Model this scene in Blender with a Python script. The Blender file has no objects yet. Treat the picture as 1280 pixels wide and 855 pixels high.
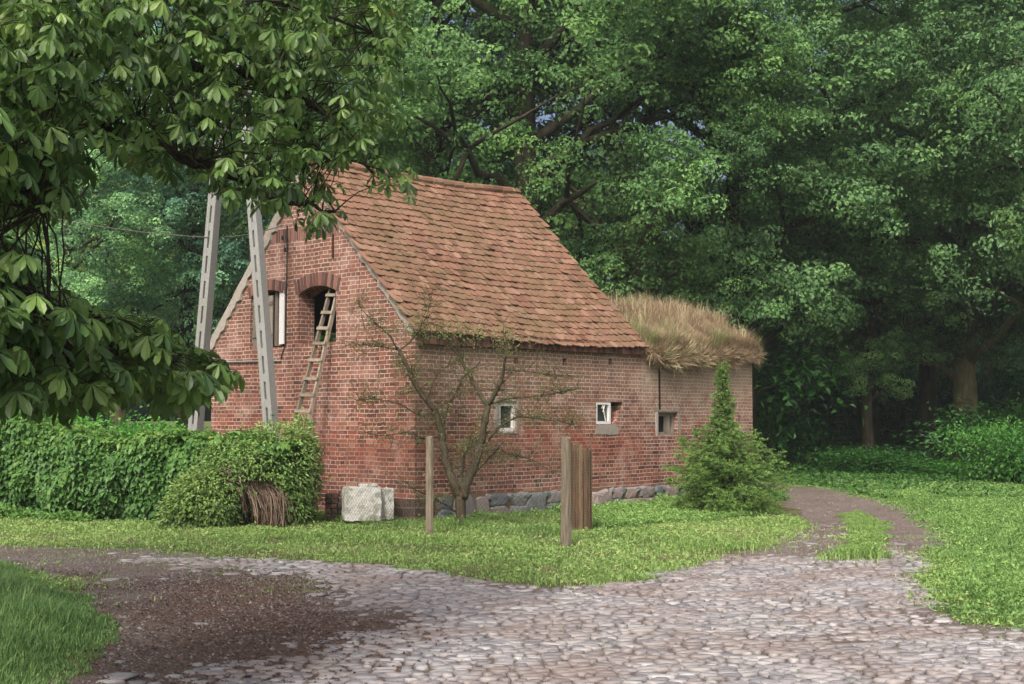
import bpy, math, random
import numpy as np
from mathutils import Vector
from mathutils.geometry import tessellate_polygon
sc = bpy.context.scene
col = sc.collection
rng = np.random.default_rng(7)
random.seed(7)
R = math.radians

# ------------------------------------------------------------------ camera, sky, sun, exposure
F = FL = 1600.0; HC = 1.67; PITCH = math.atan(97.5 / F)
cam = bpy.data.objects.new('camera', bpy.data.cameras.new('camera')); col.objects.link(cam)
cam.location = (0, 0, HC); cam.rotation_euler = (math.pi / 2 + PITCH, 0, 0)
cam.data.sensor_width = 36; cam.data.lens = 36 * F / 1280; cam.data.clip_end = 2000
sc.camera = cam
w = bpy.data.worlds.new('World'); sc.world = w; w.use_nodes = True
nt = w.node_tree; nt.nodes.clear()
sky = nt.nodes.new('ShaderNodeTexSky'); sky.sky_type = 'NISHITA'; sky.sun_disc = False
SUN_EL, SUN_AZ = R(46), R(196)          # azimuth from +Y clockwise: behind the camera and to the left
sky.sun_elevation = SUN_EL; sky.sun_rotation = SUN_AZ
sky.air_density = 0.8; sky.dust_density = 9.0; sky.ozone_density = 1.0
bg = nt.nodes.new('ShaderNodeBackground'); bg.inputs[1].default_value = 0.12
out = nt.nodes.new('ShaderNodeOutputWorld')
nt.links.new(sky.outputs[0], bg.inputs[0]); nt.links.new(bg.outputs[0], out.inputs[0])
sun = bpy.data.objects.new('sun', bpy.data.lights.new('sun', 'SUN')); col.objects.link(sun)
sun.data.energy = 1.55; sun.data.angle = R(11); sun.data.color = (1, .98, .94)
sdir = Vector((math.sin(SUN_AZ) * math.cos(SUN_EL), math.cos(SUN_AZ) * math.cos(SUN_EL), math.sin(SUN_EL)))
sun.rotation_euler = sdir.to_track_quat('Z', 'Y').to_euler(); sun.location = (-8, -8, 20)
sc.view_settings.view_transform = 'Standard'; sc.view_settings.look = 'None'
sc.view_settings.exposure = 0.85; sc.view_settings.gamma = 1
sc.render.engine = 'CYCLES'
sc.cycles.max_bounces = 6; sc.cycles.diffuse_bounces = 3; sc.cycles.glossy_bounces = 2
sc.cycles.transmission_bounces = 3; sc.cycles.use_denoising = True

# ------------------------------------------------------------------ geometry helpers
def ray(px, py):
    u, v = px - 640.0, 427.5 - py
    d = np.array([u, F * math.cos(PITCH) - v * math.sin(PITCH), F * math.sin(PITCH) + v * math.cos(PITCH)])
    return d / d[1]
def at(px, py, Y):
    d = ray(px, py); return np.array([0, 0, HC]) + d * Y
def gnd(px, py, z=0.0):
    d = ray(px, py); k = (z - HC) / d[2]; return np.array([0, 0, HC]) + d * k
def gz(x, y):
    x = np.asarray(x, float); y = np.asarray(y, float)
    z = -.12 * np.exp(-(((x - 3.2) / 3.6) ** 2 + ((y - 23.5) / 3.2) ** 2))
    z = z + .10 * np.exp(-(((x + 4.6) / 1.9) ** 2 + ((y - 9.2) / 2.6) ** 2))
    return z
def plane_hit(px, py, P0, n):
    d = ray(px, py); o = np.array([0, 0, HC]); k = np.dot(P0 - o, n) / np.dot(d, n); return o + d * k

def hash2(ix, iy, s):
    v = np.sin(ix * 127.1 + iy * 311.7 + s * 74.7) * 43758.5453
    return v - np.floor(v)
def vnoise(x, y, s=0):
    ix, iy = np.floor(x), np.floor(y); fx, fy = x - ix, y - iy
    fx = fx * fx * (3 - 2 * fx); fy = fy * fy * (3 - 2 * fy)
    a, b = hash2(ix, iy, s), hash2(ix + 1, iy, s); c, d = hash2(ix, iy + 1, s), hash2(ix + 1, iy + 1, s)
    return (a * (1 - fx) + b * fx) * (1 - fy) + (c * (1 - fx) + d * fx) * fy
def fbm(x, y, s=0, o=3):
    t = 0; a = .5
    for k in range(o):
        t = t + a * vnoise(x * 2 ** k, y * 2 ** k, s + k * 3); a *= .5
    return t / (1 - .5 ** o)
def sdf(poly, x, y):      # signed distance to polygon, negative inside
    p = np.asarray(poly, float); n = len(p); d = np.full(x.shape, 1e9); ins = np.zeros(x.shape, bool)
    for i in range(n):
        a, b = p[i], p[(i + 1) % n]; e = b - a
        wx, wy = x - a[0], y - a[1]
        t = np.clip((wx * e[0] + wy * e[1]) / max(e @ e, 1e-12), 0, 1)
        d = np.minimum(d, np.hypot(wx - e[0] * t, wy - e[1] * t))
        c = ((a[1] <= y) & (b[1] > y)) | ((b[1] <= y) & (a[1] > y))
        with np.errstate(divide='ignore', invalid='ignore'):
            xi = a[0] + (y - a[1]) / (b[1] - a[1] if b[1] != a[1] else 1e-9) * e[0]
        ins ^= c & (x < xi)
    return np.where(ins, -d, d)
def nrm(v):
    v = np.asarray(v, float); return v / np.maximum(np.linalg.norm(v, axis=-1, keepdims=True), 1e-9)

class MB:
    def __init__(s): s.V = []; s.F = []; s.A = []; s.U = []; s.n = 0
    def add(s, V, F, rnd=0.5, uvw=None):
        V = np.asarray(V, float).reshape(-1, 3)
        if isinstance(F, np.ndarray) and F.ndim == 2: s.F.append(F + s.n)
        else:
            by = {}
            for f in F: by.setdefault(len(f), []).append(f)
            for k, fs in by.items(): s.F.append(np.array(fs, int) + s.n)
        s.V.append(V); s.A.append(np.broadcast_to(np.asarray(rnd, float), (len(V),)).copy())
        s.U.append(V.copy() if uvw is None else np.asarray(uvw, float).reshape(-1, 3)); s.n += len(V); return s
    def box(s, c, ax, ay, az, rnd=.5, uvw=None):      # centre, half-axis vectors
        c, ax, ay, az = map(lambda q: np.asarray(q, float), (c, ax, ay, az))
        P = [c + i * ax + j * ay + k * az for k in (-1, 1) for j in (-1, 1) for i in (-1, 1)]
        return s.add(P, [(0, 2, 3, 1), (4, 5, 7, 6), (0, 1, 5, 4), (2, 6, 7, 3), (0, 4, 6, 2), (1, 3, 7, 5)], rnd, uvw)
    def tube(s, pts, rad, n=6, rnd=.5, cap=True):
        pts = np.asarray(pts, float); m = len(pts); rad = np.broadcast_to(np.asarray(rad, float), (m,))
        T = nrm(np.gradient(pts, axis=0)) if m > 2 else nrm(np.repeat([pts[1] - pts[0]], 2, 0))
        ref = np.array([0, 0, 1.]) if abs(T[:, 2]).mean() < .8 else np.array([1., 0, 0])
        A = nrm(np.cross(T, ref)); B = np.cross(T, A)
        th = np.arange(n) * 2 * math.pi / n
        V = pts[:, None] + rad[:, None, None] * (np.cos(th)[None, :, None] * A[:, None] + np.sin(th)[None, :, None] * B[:, None])
        F = []
        i, j = np.meshgrid(np.arange(m - 1), np.arange(n), indexing='ij'); j2 = (j + 1) % n
        Fq = np.stack([i * n + j, i * n + j2, (i + 1) * n + j2, (i + 1) * n + j], -1).reshape(-1, 4)
        s.add(V.reshape(-1, 3), Fq, rnd)
        if cap:
            o = s.n - m * n
            s.F.append(np.array([[o + k for k in range(n)][::-1]])); s.F.append(np.array([[o + (m - 1) * n + k for k in range(n)]]))
        return s
    def leaves(s, P, D, N, L, W, rnd, fold=.22):
        D = nrm(D); S = nrm(np.cross(D, N)); N = np.cross(S, D)
        L = np.broadcast_to(L, (len(P),))[:, None]; W = np.broadcast_to(W, (len(P),))[:, None]
        mid = P + D * L * .45
        V = np.stack([P, mid + S * W / 2 + N * W * fold, P + D * L - N * L * .08, mid - S * W / 2 + N * W * fold], 1)
        k = np.arange(len(P))[:, None] * 4
        F = np.concatenate([k + np.array([[0, 1, 2]]), k + np.array([[0, 2, 3]])], 0)
        return s.add(V.reshape(-1, 3), F, np.repeat(rnd, 4))
    def blades(s, P, D, H, W, bend, rnd):     # P base, D horizontal bend direction
        D = nrm(D); S = np.stack([-D[:, 1], D[:, 0], D[:, 2] * 0], -1)
        H = np.broadcast_to(H, (len(P),))[:, None]; W = np.broadcast_to(W, (len(P),))[:, None]; b = np.broadcast_to(bend, (len(P),))[:, None]
        Z = np.array([[0, 0, 1.]])
        m = P + Z * H * .55 + D * H * b * .3; t = P + Z * H * (1 - .35 * b) + D * H * b
        V = np.stack([P - S * W / 2, P + S * W / 2, m + S * W * .4, m - S * W * .4, t], 1)
        k = np.arange(len(P))[:, None] * 5
        o = s.n
        s.add(V.reshape(-1, 3), k + np.array([[0, 1, 2, 3]]), np.repeat(rnd, 5))
        s.F.append(k + np.array([[3, 2, 4]]) + o)
        return s
    def build(s, name, mat, parent=None, origin=None, smooth=False):
        V = np.concatenate(s.V); A = np.concatenate(s.A); U = np.concatenate(s.U)
        if origin is None: origin = (0, 0, 0) if parent is None else tuple(parent.get('o', (0, 0, 0)))
        origin = np.array(origin, float); V = V - origin
        me = bpy.data.meshes.new(name)
        li = np.concatenate([f.ravel() for f in s.F]); ln = np.concatenate([np.full(len(f), f.shape[1]) for f in s.F])
        me.vertices.add(len(V)); me.vertices.foreach_set('co', V.ravel().astype(np.float32))
        me.loops.add(len(li)); me.loops.foreach_set('vertex_index', li.astype(np.int32))
        me.polygons.add(len(ln)); me.polygons.foreach_set('loop_start', (np.cumsum(ln) - ln).astype(np.int32))
        me.polygons.foreach_set('loop_total', ln.astype(np.int32))
        me.polygons.foreach_set('use_smooth', np.full(len(ln), smooth))
        a = me.attributes.new('rnd', 'FLOAT', 'POINT'); a.data.foreach_set('value', A.astype(np.float32))
        a = me.attributes.new('uvw', 'FLOAT_VECTOR', 'POINT'); a.data.foreach_set('vector', U.ravel().astype(np.float32))
        me.update(calc_edges=True); me.validate()
        if mat: me.materials.append(mat)
        o = bpy.data.objects.new(name, me); col.objects.link(o)
        if parent is not None: o.parent = parent
        else: o.location = origin
        return o
def thing(name, label, cat, loc, group=None):
    o = bpy.data.objects.new(name, None); col.objects.link(o); o.location = tuple(loc); o.empty_display_size = .2
    o['o'] = [float(q) for q in loc]; return tag(o, label, cat, group)
def tag(o, label, cat=None, group=None, kind=None):
    if label: o['label'] = label
    if cat: o['category'] = cat
    if group: o['group'] = group
    if kind: o['kind'] = kind
    return o

# ------------------------------------------------------------------ materials
class M:
    def __init__(s, name):
        s.m = bpy.data.materials.new(name); s.m.use_nodes = True; s.t = s.m.node_tree; s.t.nodes.clear()
        s.o = s.t.nodes.new('ShaderNodeOutputMaterial')
    def n(s, typ, ins=None, **kw):
        q = s.t.nodes.new(typ)
        for k, v in kw.items(): setattr(q, k, v)
        for k, v in (ins or {}).items():
            if isinstance(v, bpy.types.NodeSocket): s.t.links.new(v, q.inputs[k])
            else: q.inputs[k].default_value = v
        return q
    def attr(s, name): return s.n('ShaderNodeAttribute', attribute_name=name)
    def noise(s, vec, scale, det=4, rough=.6): return s.n('ShaderNodeTexNoise', {'Vector': vec, 'Scale': scale, 'Detail': det, 'Roughness': rough}).outputs[0]
    def ramp(s, fac, stops, interp='LINEAR'):
        q = s.n('ShaderNodeValToRGB', {'Fac': fac}); e = q.color_ramp.elements; q.color_ramp.interpolation = interp
        while len(e) > 1: e.remove(e[0])
        e[0].position = stops[0][0]; c = stops[0][1]; e[0].color = (*c, 1) if not isinstance(c, float) else (c, c, c, 1)
        for p, c in stops[1:]:
            k = e.new(p); k.color = (*c, 1) if not isinstance(c, float) else (c, c, c, 1)
        return q.outputs[0]
    def mix(s, f, a, b, mode='MIX'):
        q = s.n('ShaderNodeMix', data_type='RGBA', blend_type=mode)
        for i, v in ((0, f), (6, a), (7, b)):
            if isinstance(v, bpy.types.NodeSocket): s.t.links.new(v, q.inputs[i])
            else: q.inputs[i].default_value = v if i == 0 else (*v, 1)
        return q.outputs[2]
    def math(s, op, a, b=0.0, clamp=False):
        q = s.n('ShaderNodeMath', {0: a, 1: b}, operation=op); q.use_clamp = clamp; return q.outputs[0]
    def bump(s, h, st=.5, dist=.02, nor=None):
        d = {'Height': h, 'Strength': st, 'Distance': dist}
        if nor is not None: d['Normal'] = nor
        return s.n('ShaderNodeBump', d).outputs[0]
    def fin(s, colr, rough=.85, nor=None, spec=.3, trans=0.0, metallic=0.0):
        d = {'Base Color': colr if isinstance(colr, bpy.types.NodeSocket) else (*colr, 1), 'Roughness': rough, 'Specular IOR Level': spec, 'Metallic': metallic}
        if nor is not None: d['Normal'] = nor
        b = s.n('ShaderNodeBsdfPrincipled', d); o = b.outputs[0]
        if trans:
            t = s.n('ShaderNodeBsdfTranslucent', {'Color': colr if isinstance(colr, bpy.types.NodeSocket) else (*colr, 1)})
            o = s.n('ShaderNodeMixShader', {0: trans, 1: o, 2: t.outputs[0]}).outputs[0]
        s.t.links.new(o, s.o.inputs[0]); return s.m

def leafmat(name, stops, trans=.35, rough=.5, spec=.35, tint=True):
    m = M(name); c = m.ramp(m.attr('rnd').outputs['Fac'], stops)
    if tint:
        oi = m.n('ShaderNodeObjectInfo'); c = m.mix(1.0, c, oi.outputs['Color'], 'MULTIPLY')
    return m.fin(c, rough, spec=spec, trans=trans)
g = lambda r, gg, b: (r, gg, b)
MAT = {}
MAT['oak'] = leafmat('oak_leaf', [(0, g(.05, .11, .045)), (.4, g(.115, .22, .085)), (.75, g(.21, .36, .125)), (1, g(.32, .48, .17))], trans=.4)
MAT['chestnut'] = leafmat('chestnut_leaf', [(0, g(.045, .10, .028)), (.5, g(.115, .215, .05)), (.85, g(.23, .37, .09)), (.97, g(.30, .42, .12)), (1, g(.26, .24, .08))], trans=.4, rough=.42, spec=.5)
MAT['creeper'] = leafmat('creeper_leaf', [(0, g(.04, .11, .028)), (.5, g(.085, .20, .045)), (.85, g(.18, .33, .07)), (1, g(.32, .36, .10))], trans=.3)
MAT['mound'] = leafmat('mound_leaf', [(0, g(.08, .14, .035)), (.5, g(.19, .31, .08)), (1, g(.38, .50, .16))], trans=.3)
MAT['spruce'] = leafmat('spruce_needle', [(0, g(.06, .13, .035)), (.6, g(.17, .30, .07)), (1, g(.34, .48, .13))], trans=.25)
MAT['lawn'] = leafmat('lawn_grass', [(0, g(.10, .20, .05)), (.5, g(.23, .37, .10)), (.85, g(.38, .52, .17)), (1, g(.48, .45, .24))], trans=.35)
MAT['meadow'] = leafmat('meadow_grass', [(0, g(.07, .16, .04)), (.5, g(.17, .32, .085)), (1, g(.33, .50, .15))], trans=.35)
MAT['tallgrass'] = leafmat('tall_grass', [(0, g(.05, .12, .035)), (.5, g(.13, .25, .07)), (1, g(.32, .45, .17))], trans=.35)
MAT['dry'] = leafmat('dry_grass', [(0, g(.24, .17, .11)), (.45, g(.45, .34, .22)), (.8, g(.66, .56, .40)), (.93, g(.26, .34, .12)), (1, g(.14, .24, .06))], trans=.3)
MAT['apple'] = leafmat('fruit_leaf', [(0, g(.09, .10, .04)), (.6, g(.17, .19, .07)), (1, g(.27, .30, .10))], trans=.3)
MAT['weed'] = leafmat('weed_leaf', [(0, g(.02, .07, .016)), (.6, g(.04, .13, .025)), (1, g(.09, .21, .04))], trans=.35)
def bark(name, a, b, sc_=9):
    m = M(name); tc = m.n('ShaderNodeTexCoord').outputs['Object']; mp = m.n('ShaderNodeMapping', {'Vector': tc, 'Scale': (1, 1, .22)}).outputs[0]
    n = m.noise(mp, sc_, 6, .7); n2 = m.noise(tc, 1.3, 3)
    c = m.mix(m.ramp(n, [(.35, 0.0), (.7, 1.0)]), a, b); c = m.mix(m.ramp(n2, [(.45, 0.0), (.7, .5)]), c, (.07, .09, .035))
    return m.fin(c, .95, m.bump(n, .9, .04), .1)
MAT['bark'] = bark('oak_bark', (.022, .018, .013), (.07, .06, .045))
MAT['bark_pale'] = bark('pale_bark', (.10, .085, .05), (.22, .19, .12))
MAT['bark_fruit'] = bark('fruit_bark', (.03, .024, .017), (.12, .095, .065), 22)
MAT['bark_dark'] = bark('chestnut_bark', (.02, .017, .013), (.06, .05, .04), 20)

def brickmat(name, zred=True, dark=False, stain=0.0):
    m = M(name); uv = m.attr('uvw').outputs['Vector']
    sep = m.n('ShaderNodeSeparateXYZ', {0: uv})
    nz = m.n('ShaderNodeTexNoise', {'Vector': uv, 'Scale': 2.2, 'Detail': 2.0}).outputs[1]
    off = m.n('ShaderNodeVectorMath', {0: nz, 1: (.5, .5, .5)}, operation='SUBTRACT').outputs[0]
    off = m.n('ShaderNodeVectorMath', {0: off, 'Scale': .038}, operation='SCALE').outputs[0]
    nz2 = m.n('ShaderNodeTexNoise', {'Vector': uv, 'Scale': 16, 'Detail': 2.0}).outputs[1]
    off2 = m.n('ShaderNodeVectorMath', {0: nz2, 1: (.5, .5, .5)}, operation='SUBTRACT').outputs[0]
    off2 = m.n('ShaderNodeVectorMath', {0: off2, 'Scale': .012}, operation='SCALE').outputs[0]
    vec = m.n('ShaderNodeVectorMath', {0: uv, 1: off}, operation='ADD').outputs[0]
    vec = m.n('ShaderNodeVectorMath', {0: vec, 1: off2}, operation='ADD').outputs[0]
    br = m.n('ShaderNodeTexBrick', {'Vector': vec, 'Color1': (0, 0, 0, 1), 'Color2': (1, 1, 1, 1), 'Mortar': (0, 0, 0, 1), 'Scale': 1.0, 'Mortar Size': .008,
             'Mortar Smooth': .35, 'Bias': 0.0, 'Brick Width': .25, 'Row Height': .0745}, offset=.5, offset_frequency=2, squash=.5, squash_frequency=2)
    rndc, mort = br.outputs[0], br.outputs[1]
    c = m.ramp(rndc, [(0, g(.075, .038, .034)), (.2, g(.15, .06, .047)), (.45, g(.23, .085, .06)), (.7, g(.29, .115, .078)), (.9, g(.155, .08, .066)), (1, g(.36, .21, .15))])
    fine = m.noise(uv, 38, 5, .7); big = m.noise(uv, .9, 4, .6); mid = m.noise(uv, 3.1, 4, .65)
    c = m.mix(.55, c, m.ramp(fine, [(.25, .45), (.55, 1.0), (.8, 1.35)]), 'MULTIPLY')
    # bright red zone: bricks with worn faces and washed-out joints low on the wall
    z = sep.outputs[1]
    zr = m.math('SUBTRACT', 1.0, m.math('DIVIDE', m.math('ABSOLUTE', m.math('SUBTRACT', m.math('ADD', z, m.math('MULTIPLY', mid, .7)), 1.55)), .62), True)
    zr = m.math('MULTIPLY', zr, m.ramp(m.noise(uv, .8, 4, .6), [(.40, .25), (.58, 1.0)]))
    if zred: c = m.mix(m.math('MULTIPLY', zr, .55), c, m.mix(m.math('ADD', m.math('MULTIPLY', rndc, .6), m.math('MULTIPLY', fine, .4)), (.24, .05, .03), (.44, .125, .07)))
    # grey-brown soot and lichen on the upper wall
    hi = m.ramp(m.math('ADD', m.math('MULTIPLY', z, .16), m.math('MULTIPLY', big, .9)), [(.62, 0.0), (1.0, .5)])
    c = m.mix(hi, c, (.20, .12, .09))
    c = m.mix(1.0, c, (.90, .86, .84), 'MULTIPLY')
    eff = m.ramp(m.math('ADD', m.math('MULTIPLY', big, .6), m.math('MULTIPLY', mid, .5)), [(.56, 0.0), (.70, .55)])
    c = m.mix(m.math('MULTIPLY', eff, .75), c, (.50, .34, .30))
    if stain:
        st = m.ramp(m.math('ADD', m.math('MULTIPLY', z, .24), m.math('MULTIPLY', mid, .8)), [(.70, 0.0), (1.02, 1.0)])
        c = m.mix(m.math('MULTIPLY', st, stain), c, (.30, .23, .17))
    mc = m.mix(fine, (.36, .25, .20), (.70, .56, .48))
    mortar_keep = m.math('MULTIPLY', mort, m.ramp(mid, [(.3, .35), (.55, 1.0)]))
    if zred: mc = m.mix(m.math('MULTIPLY', zr, .55), mc, (.13, .05, .035))
    c = m.mix(mortar_keep, c, mc)
    plaster = m.ramp(m.math('ADD', m.noise(uv, 1.25, 5, .6), m.math('MULTIPLY', fine, .10)), [(.735, 0.0), (.76, 1.0)])
    c = m.mix(m.math('MULTIPLY', plaster, .7), c, m.mix(fine, (.34, .27, .22), (.58, .49, .42)))
    if dark: c = m.mix(.82, c, (.07, .055, .045))
    h = m.math('ADD', m.math('MULTIPLY', mort, -1.0), m.math('MULTIPLY', fine, .45)); h = m.math('ADD', h, m.math('MULTIPLY', rndc, .35))
    return m.fin(c, .92, m.bump(h, .85, .014), .15)
MAT['brick'] = brickmat('old_red_brick'); MAT['brick_side'] = brickmat('old_red_brick_side', True, False, .35); MAT['brick_dark'] = brickmat('dark_damp_brick', False, True)
MAT['brick_annex'] = brickmat('weathered_annex_brick', False, False, .98)
def rndmat(name, stops, nsc=12, bump=.5, rough=.9, bd=.01, moss=None, spec=.2, mott=.5):
    m = M(name); r = m.attr('rnd').outputs['Fac']; tc = m.n('ShaderNodeTexCoord').outputs['Object']
    n = m.noise(tc, nsc, 6, .7); c = m.ramp(r, stops)
    c = m.mix(mott, c, m.ramp(n, [(.25, .5), (.55, 1.0), (.8, 1.4)]), 'MULTIPLY')
    if moss:
        q = m.noise(tc, moss[0], 5, .7); c = m.mix(m.ramp(q, [(moss[1], 0.0), (moss[1] + .1, moss[3])]), c, moss[2])
    return m.fin(c, rough, m.bump(n, bump, bd), spec)
MAT['arch'] = rndmat('arch_brick', [(0, g(.065, .035, .032)), (.5, g(.145, .066, .052)), (1, g(.24, .12, .09))], 40)
MAT['cornice'] = rndmat('cornice_brick', [(0, g(.07, .04, .035)), (.6, g(.15, .075, .06)), (1, g(.26, .13, .09))], 40)
MAT['stone'] = rndmat('field_stone', [(0, g(.11, .125, .14)), (.35, g(.19, .20, .20)), (.7, g(.24, .20, .20)), (1, g(.30, .24, .22))], 14, .7, .85, .03, (5, .56, (.12, .13, .06), .6))
MAT['oldbrick'] = rndmat('old_loose_brick', [(0, g(.06, .045, .04)), (1, g(.16, .10, .08))], 20)
MAT['wood'] = rndmat('grey_wood', [(0, g(.13, .11, .09)), (1, g(.30, .26, .21))], 30, .6)
MAT['whitewood'] = rndmat('white_paint', [(0, g(.55, .54, .53)), (1, g(.75, .74, .73))], 30, .3)
MAT['frame'] = rndmat('pale_window_paint', [(0, g(.50, .49, .46)), (1, g(.62, .60, .56))], 30, .3)
MAT['plaster'] = rndmat('pale_plaster', [(0, g(.20, .18, .155)), (1, g(.36, .325, .285))], 9, .6, .95, .02)
MAT['iron'] = rndmat('rusty_iron', [(0, g(.04, .022, .018)), (1, g(.08, .04, .03))], 30)
MAT['wire'] = rndmat('zinc_wire', [(0, g(.09, .08, .07)), (1, g(.16, .14, .12))], 30, 0, .6)
MAT['block'] = rndmat('white_rough_block', [(0, g(.50, .50, .48)), (1, g(.66, .66, .63))], 26, .9, .95, .03, (7, .48, (.20, .21, .15), .7))
MAT['dark'] = M('inner_shade').fin((.012, .01, .008), .9)  # near-black colour that paints the shade inside openings
MAT['inner'] = M('inner_plaster').fin((.06, .05, .04), .9)
MAT['glass'] = M('dusty_glass').fin((.03, .04, .035), .12, spec=.6)
MAT['cable'] = M('black_cable').fin((.02, .02, .02), .6)
MAT['earth'] = rndmat('bare_earth', [(0, g(.16, .11, .07)), (1, g(.2, .14, .09))], 6, .8, 1, .04)
MAT['dead'] = rndmat('dead_twigs', [(0, g(.05, .036, .026)), (.6, g(.13, .09, .065)), (1, g(.26, .20, .15))], 10)
def concretemat():
    m = M('pole_concrete'); tc = m.n('ShaderNodeTexCoord').outputs['Object']; n = m.noise(tc, 25, 6, .75); b = m.noise(tc, 1.4, 4)
    c = m.mix(n, (.15, .153, .148), (.33, .338, .33)); c = m.mix(m.ramp(b, [(.4, 0.0), (.7, .6)]), c, (.20, .205, .175))
    return m.fin(c, .92, m.bump(n, .5, .01), .2)
MAT['concrete'] = concretemat()
def woodmat(name, a, b):
    m = M(name); tc = m.n('ShaderNodeTexCoord').outputs['Object']; mp = m.n('ShaderNodeMapping', {'Vector': tc, 'Scale': (1, 1, .08)}).outputs[0]
    n = m.noise(mp, 40, 5, .7); n2 = m.noise(tc, 3, 3); r = m.attr('rnd').outputs['Fac']
    c = m.mix(m.ramp(n, [(.3, 0.0), (.7, 1.0)]), a, b); c = m.mix(m.ramp(n2, [(.5, 0.0), (.75, .5)]), c, (.10, .11, .05))
    c = m.mix(.6, c, m.ramp(r, [(0, .6), (1, 1.3)]), 'MULTIPLY')
    return m.fin(c, .92, m.bump(n, .8, .008), .1)
MAT['post'] = woodmat('weathered_post_wood', (.085, .07, .052), (.27, .225, .17))
MAT['slat'] = woodmat('brown_slat_wood', (.06, .038, .024), (.20, .13, .085))
MAT['ladder'] = woodmat('ladder_wood', (.12, .10, .08), (.34, .29, .23))
def roofmat():
    m = M('clay_roof_tile'); r = m.attr('rnd').outputs['Fac']; uv = m.attr('uvw').outputs['Vector']
    tc = m.n('ShaderNodeTexCoord').outputs['Object']
    n = m.noise(tc, 22, 5, .7)
    c = m.ramp(r, [(0, g(.11, .06, .045)), (.25, g(.22, .115, .083)), (.65, g(.30, .165, .118)), (.9, g(.37, .235, .175)), (1, g(.24, .15, .12))])
    c = m.mix(.5, c, m.ramp(n, [(.25, .55), (.55, 1.0), (.8, 1.35)]), 'MULTIPLY')
    pink = m.noise(tc, .55, 3); c = m.mix(m.ramp(pink, [(.35, 0.0), (.65, .45)]), c, (.32, .195, .15))
    q = m.noise(tc, 1.0, 5, .65); c = m.mix(m.ramp(q, [(.42, 0.0), (.62, .65)]), c, (.19, .135, .082))
    q2 = m.noise(tc, 5.5, 5, .7); c = m.mix(m.ramp(q2, [(.55, 0.0), (.64, .85)]), c, (.11, .095, .045))
    c = m.mix(1.0, c, (.82, .80, .76), 'MULTIPLY')
    return m.fin(c, .93, m.bump(n, .5, .008), .12)
MAT['tile'] = roofmat()
def groundmat():
    # attribute rnd: 0 = grass-rooted soil, 1 = bare dirt ; uvw.x = reddish mulch, uvw.y = worn lawn
    m = M('ground_soil'); a = m.attr('rnd').outputs['Fac']; u = m.n('ShaderNodeSeparateXYZ', {0: m.attr('uvw').outputs['Vector']})
    tc = m.n('ShaderNodeTexCoord').outputs['Object']
    f = m.noise(tc, 30, 6, .75); md = m.noise(tc, 4, 5, .65); bg_ = m.noise(tc, .7, 4)
    vor = m.n('ShaderNodeTexVoronoi', {'Vector': tc, 'Scale': 36}); vd = vor.outputs[0]
    dirt = m.ramp(f, [(.25, g(.085, .062, .052)), (.5, g(.20, .16, .138)), (.75, g(.36, .30, .265))])
    dirt = m.mix(m.ramp(md, [(.35, .6), (.55, 0.0)]), dirt, (.11, .08, .066))
    dirt = m.mix(m.ramp(bg_, [(.4, 0.0), (.65, .6)]), dirt, (.24, .195, .17))
    mul = m.ramp(f, [(.25, g(.085, .055, .043)), (.5, g(.165, .105, .08)), (.75, g(.26, .175, .135))])
    dirt = m.mix(m.math('MULTIPLY', u.outputs[0], m.ramp(md, [(.3, .7), (.5, 1.0)])), dirt, mul)
    gr = m.ramp(f, [(.25, g(.05, .07, .02)), (.6, g(.12, .14, .045)), (.85, g(.22, .19, .09))])
    gr = m.mix(m.math('MULTIPLY', u.outputs[1], m.ramp(md, [(.35, 0.0), (.6, 1.0)])), gr, (.26, .21, .13))
    e = m.math('ADD', a, m.math('MULTIPLY', m.math('SUBTRACT', md, .5), .9))
    k = m.ramp(e, [(.42, 0.0), (.58, 1.0)])
    c = m.mix(k, gr, dirt)
    h = m.math('ADD', f, m.math('MULTIPLY', vd, -.6)); h = m.math('ADD', h, md)
    return m.fin(c, .9, m.bump(h, 1.0, .05), .2)
MAT['ground'] = groundmat()
def cobblemat():
    m = M('worn_cobble'); r = m.attr('rnd').outputs['Fac']; tc = m.n('ShaderNodeTexCoord').outputs['Object']; nz = m.attr('uvw').outputs['Vector']
    s = m.n('ShaderNodeSeparateXYZ', {0: nz})
    n = m.noise(tc, 45, 5, .7); b = m.noise(tc, .9, 4)
    c = m.ramp(r, [(0, g(.14, .143, .158)), (.3, g(.225, .222, .235)), (.55, g(.29, .28, .285)), (.8, g(.335, .31, .31)), (1, g(.44, .43, .435))])
    c = m.mix(.6, c, m.ramp(n, [(.25, .6), (.55, 1.0), (.8, 1.3)]), 'MULTIPLY')
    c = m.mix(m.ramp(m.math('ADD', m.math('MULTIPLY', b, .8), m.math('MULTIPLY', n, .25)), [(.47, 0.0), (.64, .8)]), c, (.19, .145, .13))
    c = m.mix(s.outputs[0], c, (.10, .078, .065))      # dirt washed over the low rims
    return m.fin(c, .5, m.bump(n, .5, .006), .5)
MAT['cobble'] = cobblemat()

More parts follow.
